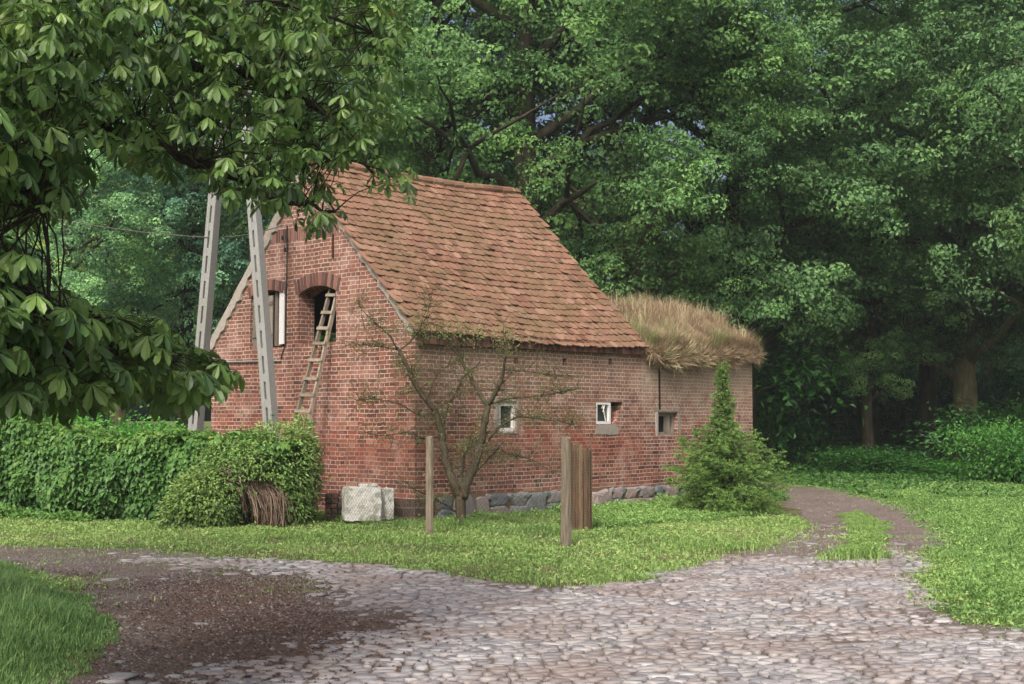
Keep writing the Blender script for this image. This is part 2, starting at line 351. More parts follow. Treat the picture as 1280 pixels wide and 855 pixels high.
# ------------------------------------------------------------------ ground, track, cobbles
pp = lambda pts: np.array([gnd(x, y)[:2] for x, y in pts])
road_left = [(-60, 678), (0, 681), (150, 686), (300, 696), (400, 700), (490, 707), (606, 724), (689, 732), (785, 724), (881, 703), (950, 689), (991, 669), (1001, 655), (991, 634), (970, 614), (935, 609)]
road_right = [(1000, 607), (1040, 611), (1087, 620.6), (1142, 638), (1177, 662), (1184, 682), (1170, 705), (1156, 727), (1184, 751), (1239, 779), (1280, 788), (1420, 815), (1700, 1000), (700, 1700), (-600, 1300), (-300, 900), (60, 900), (100, 850), (140, 815), (146, 795), (118, 762), (60, 727), (0, 706), (-120, 696)]
rl = pp(road_left); rr = pp(road_right)
far = np.array([[3.0, 36.0], [-6, 40], [-6, 42.5], [4.0, 38.5], [7.0, 33.8]])
ROAD = np.concatenate([rl, far[:2], far[2:], rr])
ISLAND = pp([(1053, 640), (1072, 636), (1090, 640), (1110, 655), (1106, 676), (1085, 700), (1060, 700), (1052, 684), (1066, 662)])
COB = pp([(300, 690), (400, 700), (490, 707), (606, 724), (689, 732), (785, 724), (881, 703), (920, 697), (990, 690), (1040, 700), (1100, 690), (1150, 716), (1156, 727), (1184, 751), (1239, 779), (1280, 788), (1420, 815), (1700, 1000), (700, 1500), (300, 1000), (400, 850), (520, 800), (545, 775), (470, 762), (400, 735), (330, 712), (220, 700)])
MULCH = pp([(150, 722), (250, 712), (340, 716), (400, 740), (470, 765), (545, 772), (535, 795), (470, 812), (400, 850), (300, 900), (60, 900), (140, 815), (120, 762)])
def road_mask(x, y, amp=.5):      # >0 inside the road, metres from its edge, with a ragged edge
    d = -sdf(ROAD, x, y); d = np.minimum(d, sdf(ISLAND, x, y) * 1.0)
    return d + (fbm(x * 1.1, y * 1.1, 3) - .5) * amp * 1.5 + (fbm(x * 4.5, y * 4.5, 6) - .5) * amp * .9
def axis(a, b, st, lo, hi):
    v = list(np.arange(a, b + 1e-6, st)); s_ = st
    while v[-1] < hi: s_ *= 1.35; v.append(v[-1] + s_)
    s_ = st
    while v[0] > lo: s_ *= 1.35; v.insert(0, v[0] - s_)
    return np.array(v)
gx = axis(-11.5, 13.5, .125, -900, 900); gy = axis(4, 36, .125, -300, 1500)
GX, GY = np.meshgrid(gx, gy, indexing='ij')
GZ = gz(GX, GY); rm = road_mask(GX, GY, .45)
near = (GX > -12) & (GX < 14) & (GY > 3) & (GY < 37)
GZ = GZ + np.where(near, (fbm(GX * 1.7, GY * 1.7, 9) - .5) * .05, 0) - np.clip(rm, 0, .5) * .05
dirtv = np.clip(rm / .5 + .5, 0, 1)
mulv = np.clip(-sdf(MULCH, GX, GY) / 1.3 + .35 + (fbm(GX * 1.3, GY * 1.3, 5) - .5) * 1.8, 0, 1)
worn = np.clip(1 - np.abs(rm + .9) / 1.2, 0, 1)
nx, ny = GX.shape
I, J = np.meshgrid(np.arange(nx - 1), np.arange(ny - 1), indexing='ij')
Q = np.stack([I * ny + J, (I + 1) * ny + J, (I + 1) * ny + J + 1, I * ny + J + 1], -1).reshape(-1, 4)
Vg = np.stack([GX, GY, GZ], -1).reshape(-1, 3); at_r = dirtv.ravel(); at_u = np.stack([mulv, worn, worn * 0], -1).reshape(-1, 3)
fin_ = (rm.ravel()[Q].mean(1) > 0)
def submesh(Fs, name):
    used = np.unique(Fs); mp = np.full(len(Vg), -1); mp[used] = np.arange(len(used))
    return MB().add(Vg[used], mp[Fs], at_r[used], at_u[used]).build(name, MAT['ground'], smooth=True)
tag(submesh(Q[~fin_], 'ground'), 'brown soil under the grass and trees', kind='structure')
tag(submesh(Q[fin_], 'dirt_road'), 'trodden dirt track curving round the building', kind='structure')
def ground_z(x, y):
    z = gz(x, y) + np.where((x > -12) & (x < 14) & (y > 3) & (y < 37), (fbm(x * 1.7, y * 1.7, 9) - .5) * .05, 0)
    return z - np.clip(road_mask(x, y, .45), 0, .5) * .05
# cobbles: courses of rounded stones, each its own dome, sunk in the dirt
mb = MB()
pos = []; yy = 7.0
ang = R(14)
while yy < 24:
    rowh = .066 + rng.random() * .03; xx = -9.0
    while xx < 12:
        wd = .075 + rng.random() ** 1.8 * .13
        pos.append((xx + wd / 2, yy, wd, rowh)); xx += wd + .004
    yy += rowh
pos = np.array(pos)
px_ = pos[:, 0] + rng.normal(0, .012, len(pos)); py_ = pos[:, 1] + (fbm(pos[:, 0] * .5, pos[:, 1] * .5, 2) - .5) * .9 + rng.normal(0, .014, len(pos))
cov = np.clip(-sdf(COB, px_, py_) / 1.5 + .45, 0, 1) + (fbm(px_ * .8, py_ * .8, 21) - .46) * 1.25 + (fbm(px_ * 3, py_ * 3, 22) - .5) * .5
rmm = road_mask(px_, py_, .45)
keep = (rmm > .02) & ((cov > .36)) & (rng.random(len(pos)) < np.clip((cov - .2) * 2.2, 0, .985)) & (np.abs(px_) < py_ * .55 + 1)
pos, px_, py_, cov = pos[keep], px_[keep], py_[keep], cov[keep]
K = 9; nC = len(pos)
th = np.arange(K) / K * 2 * math.pi
rad = 1 + rng.normal(0, .09, (nC, K)); 
sq = np.abs(np.cos(th)) ** 3 + np.abs(np.sin(th)) ** 3; sq = sq ** (-1 / 3.)
rot = rng.normal(0, .16, nC)
ox = np.cos(th)[None] * sq * rad; oy = np.sin(th)[None] * sq * rad
hh = rng.random(nC) ** 1.3 * .011 + np.clip(cov, .3, 1.1) * .016 - .013
base = ground_z(px_, py_)
rings = []
tx, ty = rng.normal(0, .03, (2, nC))
for rr_, zz in ((1.0, -.05), (.95, .55), (.74, .95)):
    X = ox * pos[:, 2:3] / 2 * rr_; Y = oy * pos[:, 3:4] / 2 * rr_
    Xr = X * np.cos(rot)[:, None] - Y * np.sin(rot)[:, None]; Yr = X * np.sin(rot)[:, None] + Y * np.cos(rot)[:, None]
    Z = base[:, None] + (hh[:, None] + .012) * zz + Xr * tx[:, None] + Yr * ty[:, None] - (.02 if zz < 0 else 0)
    rings.append(np.stack([px_[:, None] + Xr, py_[:, None] + Yr, Z], -1))
top = np.stack([px_, py_, base + hh + .012], -1)[:, None]
V = np.concatenate(rings + [top], 1)       # (n, 3K+1, 3)
fq = []; ft = []
for r_ in range(2):
    for k in range(K): fq.append((r_ * K + k, r_ * K + (k + 1) % K, (r_ + 1) * K + (k + 1) % K, (r_ + 1) * K + k))
for k in range(K): ft.append((2 * K + k, 2 * K + (k + 1) % K, 3 * K))
nv = 3 * K + 1; off = np.arange(nC)[:, None, None] * nv
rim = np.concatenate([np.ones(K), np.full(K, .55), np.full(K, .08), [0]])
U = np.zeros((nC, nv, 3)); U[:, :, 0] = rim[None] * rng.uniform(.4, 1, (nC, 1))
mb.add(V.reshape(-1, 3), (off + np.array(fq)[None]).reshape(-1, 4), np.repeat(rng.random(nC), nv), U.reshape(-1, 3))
mb.F.append((off + np.array(ft)[None]).reshape(-1, 3))
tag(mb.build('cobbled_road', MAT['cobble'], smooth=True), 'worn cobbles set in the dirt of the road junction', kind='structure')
print('cobbles', nC)

# ------------------------------------------------------------------ the brick building
A_ = R(48.5); D = np.array([math.cos(A_), math.sin(A_), 0]); G = np.array([-math.sin(A_), math.cos(A_), 0]); Zv = np.array([0, 0, 1.])
C = gnd(518, 652)
S1 = 6.39; S2 = 10.7; TW = 5.68
def W(s, t, z): return C + np.multiply.outer(np.asarray(s, float), D) + np.multiply.outer(np.asarray(t, float), G) + np.multiply.outer(np.asarray(z, float), Zv)
def side(px, py): p = plane_hit(px, py, C, G) - C; return p @ D, p[2]
def gab(px, py): p = plane_hit(px, py, C, D) - C; return p @ G, p[2]
bld = thing('brick_barn', 'old red brick barn with a sagging clay tile roof and overgrown low wing', 'building', (C[0], C[1], 0))
print('gable pts', [tuple(np.round(gab(*q), 2)) for q in ((515, 412), (383, 203), (245, 425), (262, 400), (315, 290), (415, 277), (313, 362), (356, 432), (373, 365), (420, 427))])
print('side pts', [tuple(np.round(side(*q), 2)) for q in ((803, 437), (645, 451), (706, 452), (763, 452), (621, 501), (645, 540), (745, 501), (764, 530), (820, 514), (848, 545), (943, 455), (905, 500))])
def wall_panel(outer, holes, P, u, nrm_in, thick, mat, name, parent, reveal_holes=True, uoff=0.0):
    """outer/holes: 2D (u,z) outlines; P(u,z,depth)->3D"""
    mb = MB(); polys = [outer] + holes
    tess = tessellate_polygon([[Vector((a, b, 0)) for a, b in q] for q in polys])
    flat = [p for q in polys for p in q]
    fa = np.array(flat, float)
    for depth in (0.0, thick):
        V = np.array([P(a, b, depth) for a, b in flat]); mb.add(V, [tuple(t) for t in tess], .5, np.stack([fa[:, 0] + uoff, fa[:, 1], fa[:, 0] * 0], -1))
    for q in polys:
        n = len(q)
        for i in range(n):
            a, b = q[i], q[(i + 1) % n]
            V = [P(*a, 0), P(*b, 0), P(*b, thick), P(*a, thick)]
            if abs(a[0] - b[0]) < abs(a[1] - b[1]): uv = [(0, a[1], 0), (0, b[1], 0), (thick, b[1], 0), (thick, a[1], 0)]
            else: uv = [(a[0], 0.02, 0), (b[0], 0.02, 0), (b[0], thick, 0), (a[0], thick, 0)]
            mb.add(V, [(0, 1, 2, 3)], .5, uv)
    return mb.build(name, mat, parent)
TH = .38
apx = gab(381, 207); eR = gab(517, 413); eL = gab(247, 424)
TM = apx[0]; ZA = apx[1]; ZE = eR[1]
def arch_open(u0, u1, z0, z1, rise, n=9):
    c = [(u0, z0), (u1, z0)]
    for k in range(n + 1):
        f = k / n; c.append((u1 + (u0 - u1) * f, z1 - rise + rise * math.sin(math.pi * (.5 + (f - .5) * 1.0)) ** 1.0 * (1 - (2 * f - 1) ** 2 * .0)))
    return c
def arch_open(u0, u1, z0, z1, rise, n=10):
    return [(u0, z0), (u1, z0)] + [(u1 + (u0 - u1) * k / n, z1 - rise * (2 * k / n - 1) ** 2) for k in range(n + 1)]
gr0 = gab(420, 427); gr1 = gab(373, 357); gl0 = gab(356.5, 432); gl1 = gab(313, 361)
openR = arch_open(gr0[0], gr1[0], gr0[1], gab(398, 357)[1], .13)
openL = arch_open(gl0[0], gl1[0], gl0[1] - .02, gab(345, 362)[1], .10)
TL = TW
gable_out = [(0, -.35), (TL, -.35), (TL, ZE - .05), (TM, ZA), (0, ZE)]
PG = lambda t, z, d: W(d, t, z)
wall_panel(gable_out, [openR, openL], PG, G, D, TH, MAT['brick'], 'gable_wall', bld, uoff=.07)
# side wall with small windows
w1a, w1b = side(624, 503), side(645, 539); w2a, w2b = side(745, 502), side(764, 530); hb = side(778, 528)
w3a, w3b = side(823, 516), side(847, 544); w4a, w4b = side(903, 503), side(922, 531)
def rect(a, b): return [(a[0], b[1]), (b[0], b[1]), (b[0], a[1]), (a[0], a[1])]
broken = [(w2a[0], w2b[1]), (w2b[0] + .05, w2b[1]), (w2b[0] + .06, w2b[1] - .02), (w2b[0] + .22, w2b[1] + .10), (w2b[0] + .26, w2b[1] + .26), (hb[0], w2b[1] + .28), (hb[0] + .02, w2a[1]), (w2a[0], w2a[1])]
holes = [rect(w1a, w1b), broken]
def hole_at(px, py, r=.062):
    s_, z_ = side(px, py); return [(s_ - r, z_ - r), (s_ + r, z_ - r), (s_ + r, z_ + r), (s_ - r, z_ + r)]
for q in ((577, 449), (645.5, 451), (706, 452), (763, 452.3)): holes.append(hole_at(*q))
PS = lambda s_, z, d: W(s_, d, z)
wall_panel([(TH + .0, .0), (S1, .0), (S1, ZE + .02), (TH, ZE + .02)], holes, PS, D, G, TH, MAT['brick_side'], 'side_wall', bld, uoff=.0)
# (corner bit of the side wall, in front of the gable wall's end)
MB().add([W(0, -.002, .0), W(TH, -.002, .0), W(TH, -.002, ZE), W(0, -.002, ZE)], [(0, 1, 2, 3)], .5, [(0, 0, 0), (TH, 0, 0), (TH, ZE, 0), (0, ZE, 0)]).build('corner_bricks', MAT['brick_side'], bld)
ZAN = side(943, 452)[1]
print('annex z', ZAN, 'ZE', ZE, 'ZA', ZA, TM)
an_top = [(S2, ZAN)]
kk = 16
for k in range(kk): 
    f = (k + 1) / (kk + 1); an_top.append((S2 + (S1 - S2) * f, ZAN + .12 * math.sin(k * 1.7) + (ZE - .1 - ZAN) * f))
an_out = [(S1 + .001, .0), (S2, .0)] + an_top + [(S1 + .001, ZE - .1)]
wall_panel(an_out, [rect(w3a, w3b), rect(w4a, w4b)], PS, D, G, TH, MAT['brick_annex'], 'annex_wall', bld, uoff=0.0)
# remaining walls: far gables, back, inner closures
mbk = MB()
def quad(P4, uv=None): 
    P4 = np.array(P4); mbk.add(P4, [(0, 1, 2, 3)], .5, uv if uv is not None else [(0, 0, 0), (3, 0, 0), (3, 3, 0), (0, 3, 0)])
quad([W(0, TL, -.3), W(S1, TL, -.3), W(S1, TL, ZE), W(0, TL, ZE)], [(0, 0, 0), (S1, 0, 0), (S1, ZE, 0), (0, ZE, 0)])
mbk.add([W(S1 - .02, .02, -.3), W(S1 - .02, TL, -.3), W(S1 - .02, TL, ZE), W(S1 - .02, TM, ZA - .05), W(S1 - .02, .02, ZE)], [(0, 1, 2, 3, 4)], .5, [(0, 0, 0), (TL, 0, 0), (TL, ZE, 0), (TM, ZA, 0), (0, ZE, 0)])
quad([W(S1, 4.6, -.3), W(S2, 4.6, -.3), W(S2, 4.6, ZAN), W(S1, 4.6, ZAN)], [(0, 0, 0), (4.3, 0, 0), (4.3, 3, 0), (0, 3, 0)])
quad([W(S2, 0, -.3), W(S2, 4.6, -.3), W(S2, 4.6, ZAN), W(S2, 0, ZAN)], [(0, 0, 0), (4.6, 0, 0), (4.6, 3, 0), (0, 3, 0)])
mbk.build('back_wall', MAT['brick'], bld)
# foundation: dark rubble mortar plane with boulders standing proud
fz0 = side(560, 618)[1]; fz1 = side(800, 607)[1]
print('foundation top', fz0, fz1)
mbf = MB()
V = [W(.45, -.03, -.5), W(S2, -.03, -.5), W(S2, -.03, fz1), W(S1, -.03, fz1), W(.45, -.03, fz0), W(.45, .1, fz0), W(S1, .1, fz1), W(S2, .1, fz1)]
mbf.add(V, [(0, 1, 2, 3, 4), (4, 3, 6, 5), (3, 2, 7, 6)], .1)
found = mbf.build('foundation', MAT['earth'], bld)
def boulder(mb, c, u, n, rx, rz, ry, rnd, seed):
    rg = np.random.default_rng(seed); nu, nvv = 10, 6; V = []
    ph = rg.random(6) * 6
    for i in range(1, nvv):
        a = math.pi * i / nvv / 1.0
        for j in range(nu):
            b = 2 * math.pi * j / nu
            x, y, z = math.sin(a) * math.cos(b), math.cos(a), math.sin(a) * math.sin(b)
            k = 1 + .10 * math.sin(3 * b + ph[0]) + .07 * math.sin(5 * b + ph[1]); 
            x = np.sign(x) * abs(x) ** .62 * k + rg.normal(0, .05); z = np.sign(z) * abs(z) ** .62 * k + rg.normal(0, .05); y = np.sign(y) * abs(y) ** .6 + rg.normal(0, .09)
            V.append(c + u * x * rx + n * y * ry + Zv * z * rz)
    V.append(c + n * ry); V.append(c - n * ry); m0 = (nvv - 1) * nu
    F = [(i * nu + j, (i + 1) * nu + j, (i + 1) * nu + (j + 1) % nu, i * nu + (j + 1) % nu) for i in range(nvv - 2) for j in range(nu)]
    F += [(m0, j, (j + 1) % nu) for j in range(nu)] + [(m0 + 1, (nvv - 2) * nu + (j + 1) % nu, (nvv - 2) * nu + j) for j in range(nu)]
    mb.add(np.array(V), F, rnd)
mbs = MB(); s_ = .5; q = 0
while s_ < S2 - .1:
    r1 = rng.uniform(.15, .34); ft_ = np.interp(s_, [0, S1, S2], [fz0, fz1, fz1])
    if rng.random() < .7:
        boulder(mbs, W(s_ + r1, -.03, ft_ - .27 + rng.normal(0, .02)), D, -G, r1, .25, .055 + rng.random() * .03, rng.random(), q)
    else:
        boulder(mbs, W(s_ + r1, -.03, ft_ - .13), D, -G, r1 * .95, .12, .055, rng.random(), q); boulder(mbs, W(s_ + r1, -.03, ft_ - .36), D, -G, r1, .13, .07, rng.random(), q + 500)
    if rng.random() < .6: boulder(mbs, W(s_ + 2 * r1, -.03, ft_ - .07), D, -G, .08, .055, .06, rng.random(), q + 900)
    s_ += 2 * r1 - .01; q += 1
mbs.build('field_stones', MAT['stone'], bld, smooth=False)
# dark damp brick footing round the corner
mbd = MB(); fz = .36
mbd.add([W(-.03, -.03, -.4), W(.44, -.03, -.4), W(.44, -.03, fz), W(-.03, -.03, fz), W(-.03, 1.7, -.4), W(-.03, 1.7, fz), W(.44, .1, fz), W(.1, .1, fz), W(.1, 1.7, fz)],
        [(0, 1, 2, 3), (4, 0, 3, 5), (3, 2, 6, 7), (5, 3, 7, 8)], .5, [(0, 0, 0), (.47, 0, 0), (.47, fz, 0), (0, fz, 0), (1.7, 0, 0), (1.7, fz, 0), (.9, .4, 0), (0, .45, 0), (1.7, .45, 0)])
mbd.build('damp_brick_footing', MAT['brick_dark'], bld)
# arches, soldier course
def voussoirs(name, u0, u1, ztop, rise, h, n):
    mb = MB()
    for k in range(n):
        f = (k + .5) / n; u = u0 + (u1 - u0) * f; z = ztop - rise * (2 * f - 1) ** 2 + h / 2 + .004
        tl = (2 * f - 1) * .22 * (1 if u1 > u0 else -1); ax = np.array(G * math.cos(tl) + Zv * -math.sin(tl) * (1)) ; up = G * math.sin(tl) + Zv * math.cos(tl)
        mb.box(W(-.006, u, z) + D * .05, ax * (abs(u1 - u0) / n * .41), up * h / 2, D * .056, rng.random())
    o = mb.build(name, MAT['arch'], bld); pl = MB()
    for k in range(n):
        f = (k + .5) / n; u = u0 + (u1 - u0) * f; z = ztop - rise * (2 * f - 1) ** 2 + h / 2 + .004
        pl.box(W(-.001, u, z) + D * .02, G * abs(u1 - u0) / n * .53, Zv * h / 2 * 1.02, D * .0215, .6)
    pl.build('arch_mortar', MAT['plaster'], o, origin=bld['o']); return o
voussoirs('window_arch', gr0[0] - .10, gr1[0] + .10, gab(398, 357)[1], .15, .24, 15)
voussoirs('window_arch', gl0[0] - .06, gl1[0] + .06, gab(345, 362)[1], .12, .20, 13)
mb = MB(); ta, za = gab(446, 289); tb, zb = gab(322, 292)
n_ = 34
for k in range(n_):
    t_ = gab(424, 290)[0] + (gab(326, 292)[0] - gab(424, 290)[0]) * (k + .5) / n_
    mb.box(W(.045, t_, (za + zb) / 2), G * (.98 * abs(gab(424, 290)[0] - gab(326, 292)[0]) / n_ * .42), Zv * .12, D * .05, rng.random())
so = mb.build('soldier_course', MAT['arch'], bld); t0_, t1_ = gab(424, 290)[0], gab(326, 292)[0]
MB().box(W(.02, (t0_ + t1_) / 2, (za + zb) / 2), G * abs(t1_ - t0_) / 2, Zv * .125, D * .0215, .6).build('course_mortar', MAT['plaster'], so, origin=bld['o'])
# iron anchors and gable cable
for (px, y0, y1) in ((314, 303, 338), (417, 292, 322)):
    t0, z0 = gab(px, y0); t1, z1 = gab(px, y1); MB().box(W(-.02, (t0 + t1) / 2, (z0 + z1) / 2), G * .016, Zv * (z0 - z1) / 2, D * .012, .3).build('wall_anchor', MAT['iron'], bld)
pts = [gab(360, 282), (gab(360, 300)), gab(359.5, 340), gab(358.5, 385), gab(358, 430), gab(352, 448)]
mb = MB().tube([W(-.02, *p) for p in pts], .010, 5)
for px, py in ((358, 299), (363, 299), (361, 314), (364, 314)):
    p = gab(px, py); mb.tube([W(-.09, p[0], p[1] - .02), W(-.09, p[0], p[1] + .06)], [.03, .02], 6)
mb.build('service_cable', MAT['cable'], bld)
p0, p1 = gab(268, 453), gab(352, 451)
MB().tube([W(-.03, *p0), W(-.03, *p1)], .016, 5).build('conduit', MAT['concrete'], bld)
# windows in the gable
for (o0, o1, nm) in ((gl0, gl1, 'shutter'),):
    zt = gab(345, 362)[1]; zb_ = gl0[1] - .02; u0, u1 = o0[0], o1[0]; wdt = u1 - u0
    mb = MB(); nb = 5
    for k in range(nb):       # weathered plank leaf, left of the opening
        uc = u1 - wdt * (.02 + .56 * (k + .5) / nb); mb.box(W(.06, uc, (zt + zb_) / 2 - .05), G * wdt * .053, Zv * (zt - zb_) * .46, D * .012, rng.random())
    for zf in (.22, .78): mb.box(W(.04, u1 - wdt * .3, zb_ + (zt - zb_) * zf), G * wdt * .28, Zv * .03, D * .012, .2)
    sh = mb.build('shutter', MAT['wood'], bld); sh['label'] = 'weathered grey plank shutter'
    mb = MB()
    for k in range(2): mb.box(W(.10 + .01 * k, u0 + wdt * (.36 - .10 * k), (zt + zb_) / 2), G * wdt * .045, Zv * (zt - zb_) * .47, D * .012, .3 * k)
    mb.build('shutter', MAT['wood'], bld)
    ws = MB().box(W(.03, u0 + wdt * .13, (zt + zb_) / 2 + .01), G * wdt * .10 + D * .03, Zv * (zt - zb_) * .46, D * .012, .8).build('shutter', MAT['whitewood'], bld); ws['label'] = 'narrow white painted shutter leaf standing ajar'
    MB().box(W(.26, (u0 + u1) / 2, (zt + zb_) / 2), G * wdt * .56, Zv * (zt - zb_) * .56, D * .01, 0).build('interior_shade_sheet', MAT['dark'], bld)  # near-black sheet added behind the shutters as the shade of the room
# side windows: frame + glass; annex frames hold near-black sheets painting the inner shade
def win(a, b, depth, fw, mat, bars=0, glass='glass', name='window'):
    u0, z1 = a; u1, z0 = b; fr = MB(); um, zm = (u0 + u1) / 2, (z0 + z1) / 2
    fr.box(W(um, depth, z0 + fw / 2), D * (u1 - u0) / 2, Zv * fw / 2, G * .03, .6); fr.box(W(um, depth, z1 - fw / 2), D * (u1 - u0) / 2, Zv * fw / 2, G * .03, .7)
    for uu in (u0 + fw / 2, u1 - fw / 2): fr.box(W(uu, depth, zm), D * fw / 2, Zv * ((z1 - z0) / 2 - fw), G * .03, .6)
    f = fr.build(name, mat, bld)
    MB().box(W(um, depth + .03, zm), D * (u1 - u0) / 2 * .98, Zv * (z1 - z0) / 2 * .98, G * .004, .5).build('window_fill', MAT[glass], f, origin=bld['o'])
    return f, um, zm
f1, um, zm = win((w1a[0] - .0, w1a[1]), w1b, .05, .06, MAT['frame'])
f2, um, zm = win(w2a, w2b, .04, .055, MAT['whitewood'])
MB().tube([W(um - .03, .0, w2a[1] - .07), W(um + .06, .0, w2b[1] + .06)], .010, 5).tube([W(um + .03, .0, w2a[1] - .07), W(um - .02, .0, w2a[1] - .2)], .010, 5).build('broken_bar', MAT['whitewood'], f2, origin=bld['o'])
f3, um, zm = win(w3a, w3b, .12, .07, MAT['wood'], glass='dark')
mb = MB()
for k in range(3): mb.box(W(um + .02 + k * .07, .1, zm - .01), D * .03, Zv * (w3a[1] - w3b[1]) * .40, G * .01, .2 + .3 * k)
mb.build('boards', MAT['wood'], f3, origin=bld['o'])
f4, um, zm = win(w4a, w4b, .12, .07, MAT['wood'], glass='dark')
def patch(name, px0, py0, px1, py1, seed, mat='plaster', proud=.012):
    a, b = side(px0, py0), side(px1, py1); rg = np.random.default_rng(seed); n = 26; um, zm = (a[0] + b[0]) / 2, (a[1] + b[1]) / 2
    rx, rz = abs(b[0] - a[0]) / 2, abs(a[1] - b[1]) / 2
    P = [];
    for k in range(n):
        t = 2 * math.pi * k / n; c_, s__ = math.cos(t), math.sin(t); q = (abs(c_) ** 9 + abs(s__) ** 9) ** -.111 * (1 + rg.normal(0, .10))
        P.append((um + rx * q * c_, zm + rz * q * s__))
    V = [W(u, -proud, z) for u, z in P] + [W(u, .03, z) for u, z in P] + [W(um, -proud - .004, zm)]
    F = [(k, (k + 1) % n, n + (k + 1) % n, n + k) for k in range(n)] + [(2 * n, k, (k + 1) % n) for k in range(n)]
    return MB().add(V, F, rg.random()).build(name, MAT[mat], bld)
patch('plaster_patch', 744, 531, 773, 543, 2)
for q in ((618, 500, 623.5, 536), (645.5, 500, 648, 538), (622, 539.5, 646, 542), (622, 499, 646, 502)): patch('window_surround', *q, 5 + int(q[0]))
for q in ((819, 514, 822.5, 545), (848, 514, 850.5, 545), (820, 512, 850, 515)): patch('window_surround', *q, 9 + int(q[0]))
for px, y0, y1 in ((824, 462, 513), (906, 458, 503)):
    a, b = side(px, y0), side(px, y1); MB().box(W(a[0], -.004, (a[1] + b[1]) / 2), D * .028, Zv * (a[1] - b[1]) / 2, G * .006, .1).build('slot_shade_strip', MAT['dark'], bld)  # near-black strip on the wall face paints the shade of a groove
# cornice below the eaves
mb = MB(); zc1 = ZE + .02; za_ = side(640, 437)[1]; zb_ = side(800, 443.5)[1]
n_ = 78
for k in range(n_):
    f = (k + .5) / n_; sx = .02 + (S1 - .04) * f; zlo = za_ + (zb_ - za_) * f * .9; zlo = min(zlo, ZE - .12)
    mb.box(W(sx, -.04, (zc1 + zlo) / 2), D * (S1 / n_ / 2 * .9), Zv * (zc1 - zlo) / 2, G * .05, rng.random())
mb.build('cornice', MAT['cornice'], bld)
# roof
ov = .10; PT = W(0, -ov, 0)
E0 = plane_hit(515, 414, W(0, -ov, 0), G); E1 = plane_hit(807, 436, W(0, -ov, 0), G)
E0 = W(-.06, -ov - .04, E0[2] - 0); e1s = (E1 - C) @ D; E1 = W(e1s, -ov - .04, E1[2])
R0 = W(-.06, TM, ZA + .10)
R1h = plane_hit(648, 242, W(0, TM, 0), G); r1s = (R1h - C) @ D; R1 = R1h
print('roof far', e1s, r1s, 'zs', E0[2], E1[2], R0[2], R1[2])
def roofP(a, b):
    a = np.asarray(a, float)[..., None]; b = np.asarray(b, float)[..., None]
    P = (E0 * (1 - a) + E1 * a) * (1 - b) + (R0 * (1 - a) + R1 * a) * b
    sag = -.07 * np.sin(math.pi * a) * (1 - .3 * b) - .05 * np.sin(math.pi * b) + .022 * np.sin(7 * a + 3 * b) * np.sin(5 * b + 1)
    return P + sag * Zv
SL = np.linalg.norm(R0 - E0); RL = np.linalg.norm(E1 - E0)
nr = 26; ncl = int(RL / .178); print('slope', SL, 'len', RL, ncl)
nrmR = nrm(np.cross(E1 - E0, R0 - E0)); nrmR = nrmR if nrmR[2] > 0 else -nrmR
tp = [(-.5, 1), (-.5, .18), (-.42, .07), (-.25, .015), (0, 0), (.25, .015), (.42, .07), (.5, .18), (.5, 1)]
tp = np.array(tp); nt_ = len(tp); mbr = MB(); TLn = .34; TWd = .172
hole_a = []
for j in range(nr + 1):
    b0 = j / nr - .004
    cc = np.arange(ncl + 1); a0 = (cc + .5 * (j % 2)) / ncl
    a0 = a0[a0 < 1.005]; n = len(a0); a0 = np.clip(a0, 0, 1.0)
    row_dip = rng.normal(0, .003)
    P = roofP(a0, np.full(n, b0) + rng.normal(0, .0022, n) + row_dip / 2)
    Ux = nrm(roofP(a0 + .01, np.full(n, b0)) - roofP(a0 - .01, np.full(n, b0))); Uy = nrm(roofP(a0, np.full(n, b0 + .02)) - roofP(a0, np.full(n, b0 - .02)))
    Nn = nrm(np.cross(Ux, Uy)); Nn = np.where(Nn[:, 2:3] > 0, Nn, -Nn)
    ro = rng.normal(0, .028, n); Ux2 = Ux * np.cos(ro)[:, None] + Uy * np.sin(ro)[:, None]; Uy2 = -Ux * np.sin(ro)[:, None] + Uy * np.cos(ro)[:, None]
    lift = .036 + rng.random(n) * .012 + (rng.random(n) < .06) * .02; tilt = rng.normal(0, .05, n)
    Ls = np.where(b0 > .93, .14, TLn) if b0 > .93 else TLn
    x = tp[:, 0] * TWd; y = tp[:, 1] * Ls
    zt = lift[:, None] * (1 - y[None] / TLn) + .006 + x[None] * tilt[:, None]
    T = P[:, None] + Ux2[:, None] * x[None, :, None] + Uy2[:, None] * y[None, :, None] + Nn[:, None] * zt[..., None]
    Bm = T - Nn[:, None] * .019
    V = np.concatenate([T, Bm], 1); ofs = np.arange(n)[:, None] * 2 * nt_
    mbr_r = np.clip(rng.beta(2, 2, n) + (hash2(np.floor(a0 * ncl / 3), j, 4) - .5) * .15, 0, 1)
    mbr.add(V.reshape(-1, 3), ofs + np.arange(nt_)[None], np.repeat(mbr_r, 2 * nt_))
    o = mbr.n - len(V) * 2 * nt_
    for k in range(nt_ - 1): mbr.F.append(ofs + o + np.array([[k, nt_ + k, nt_ + k + 1, k + 1]]))
roof = mbr.build('roof', MAT['tile'], bld); roof['label'] = 'sagging clay tile roof with moss'
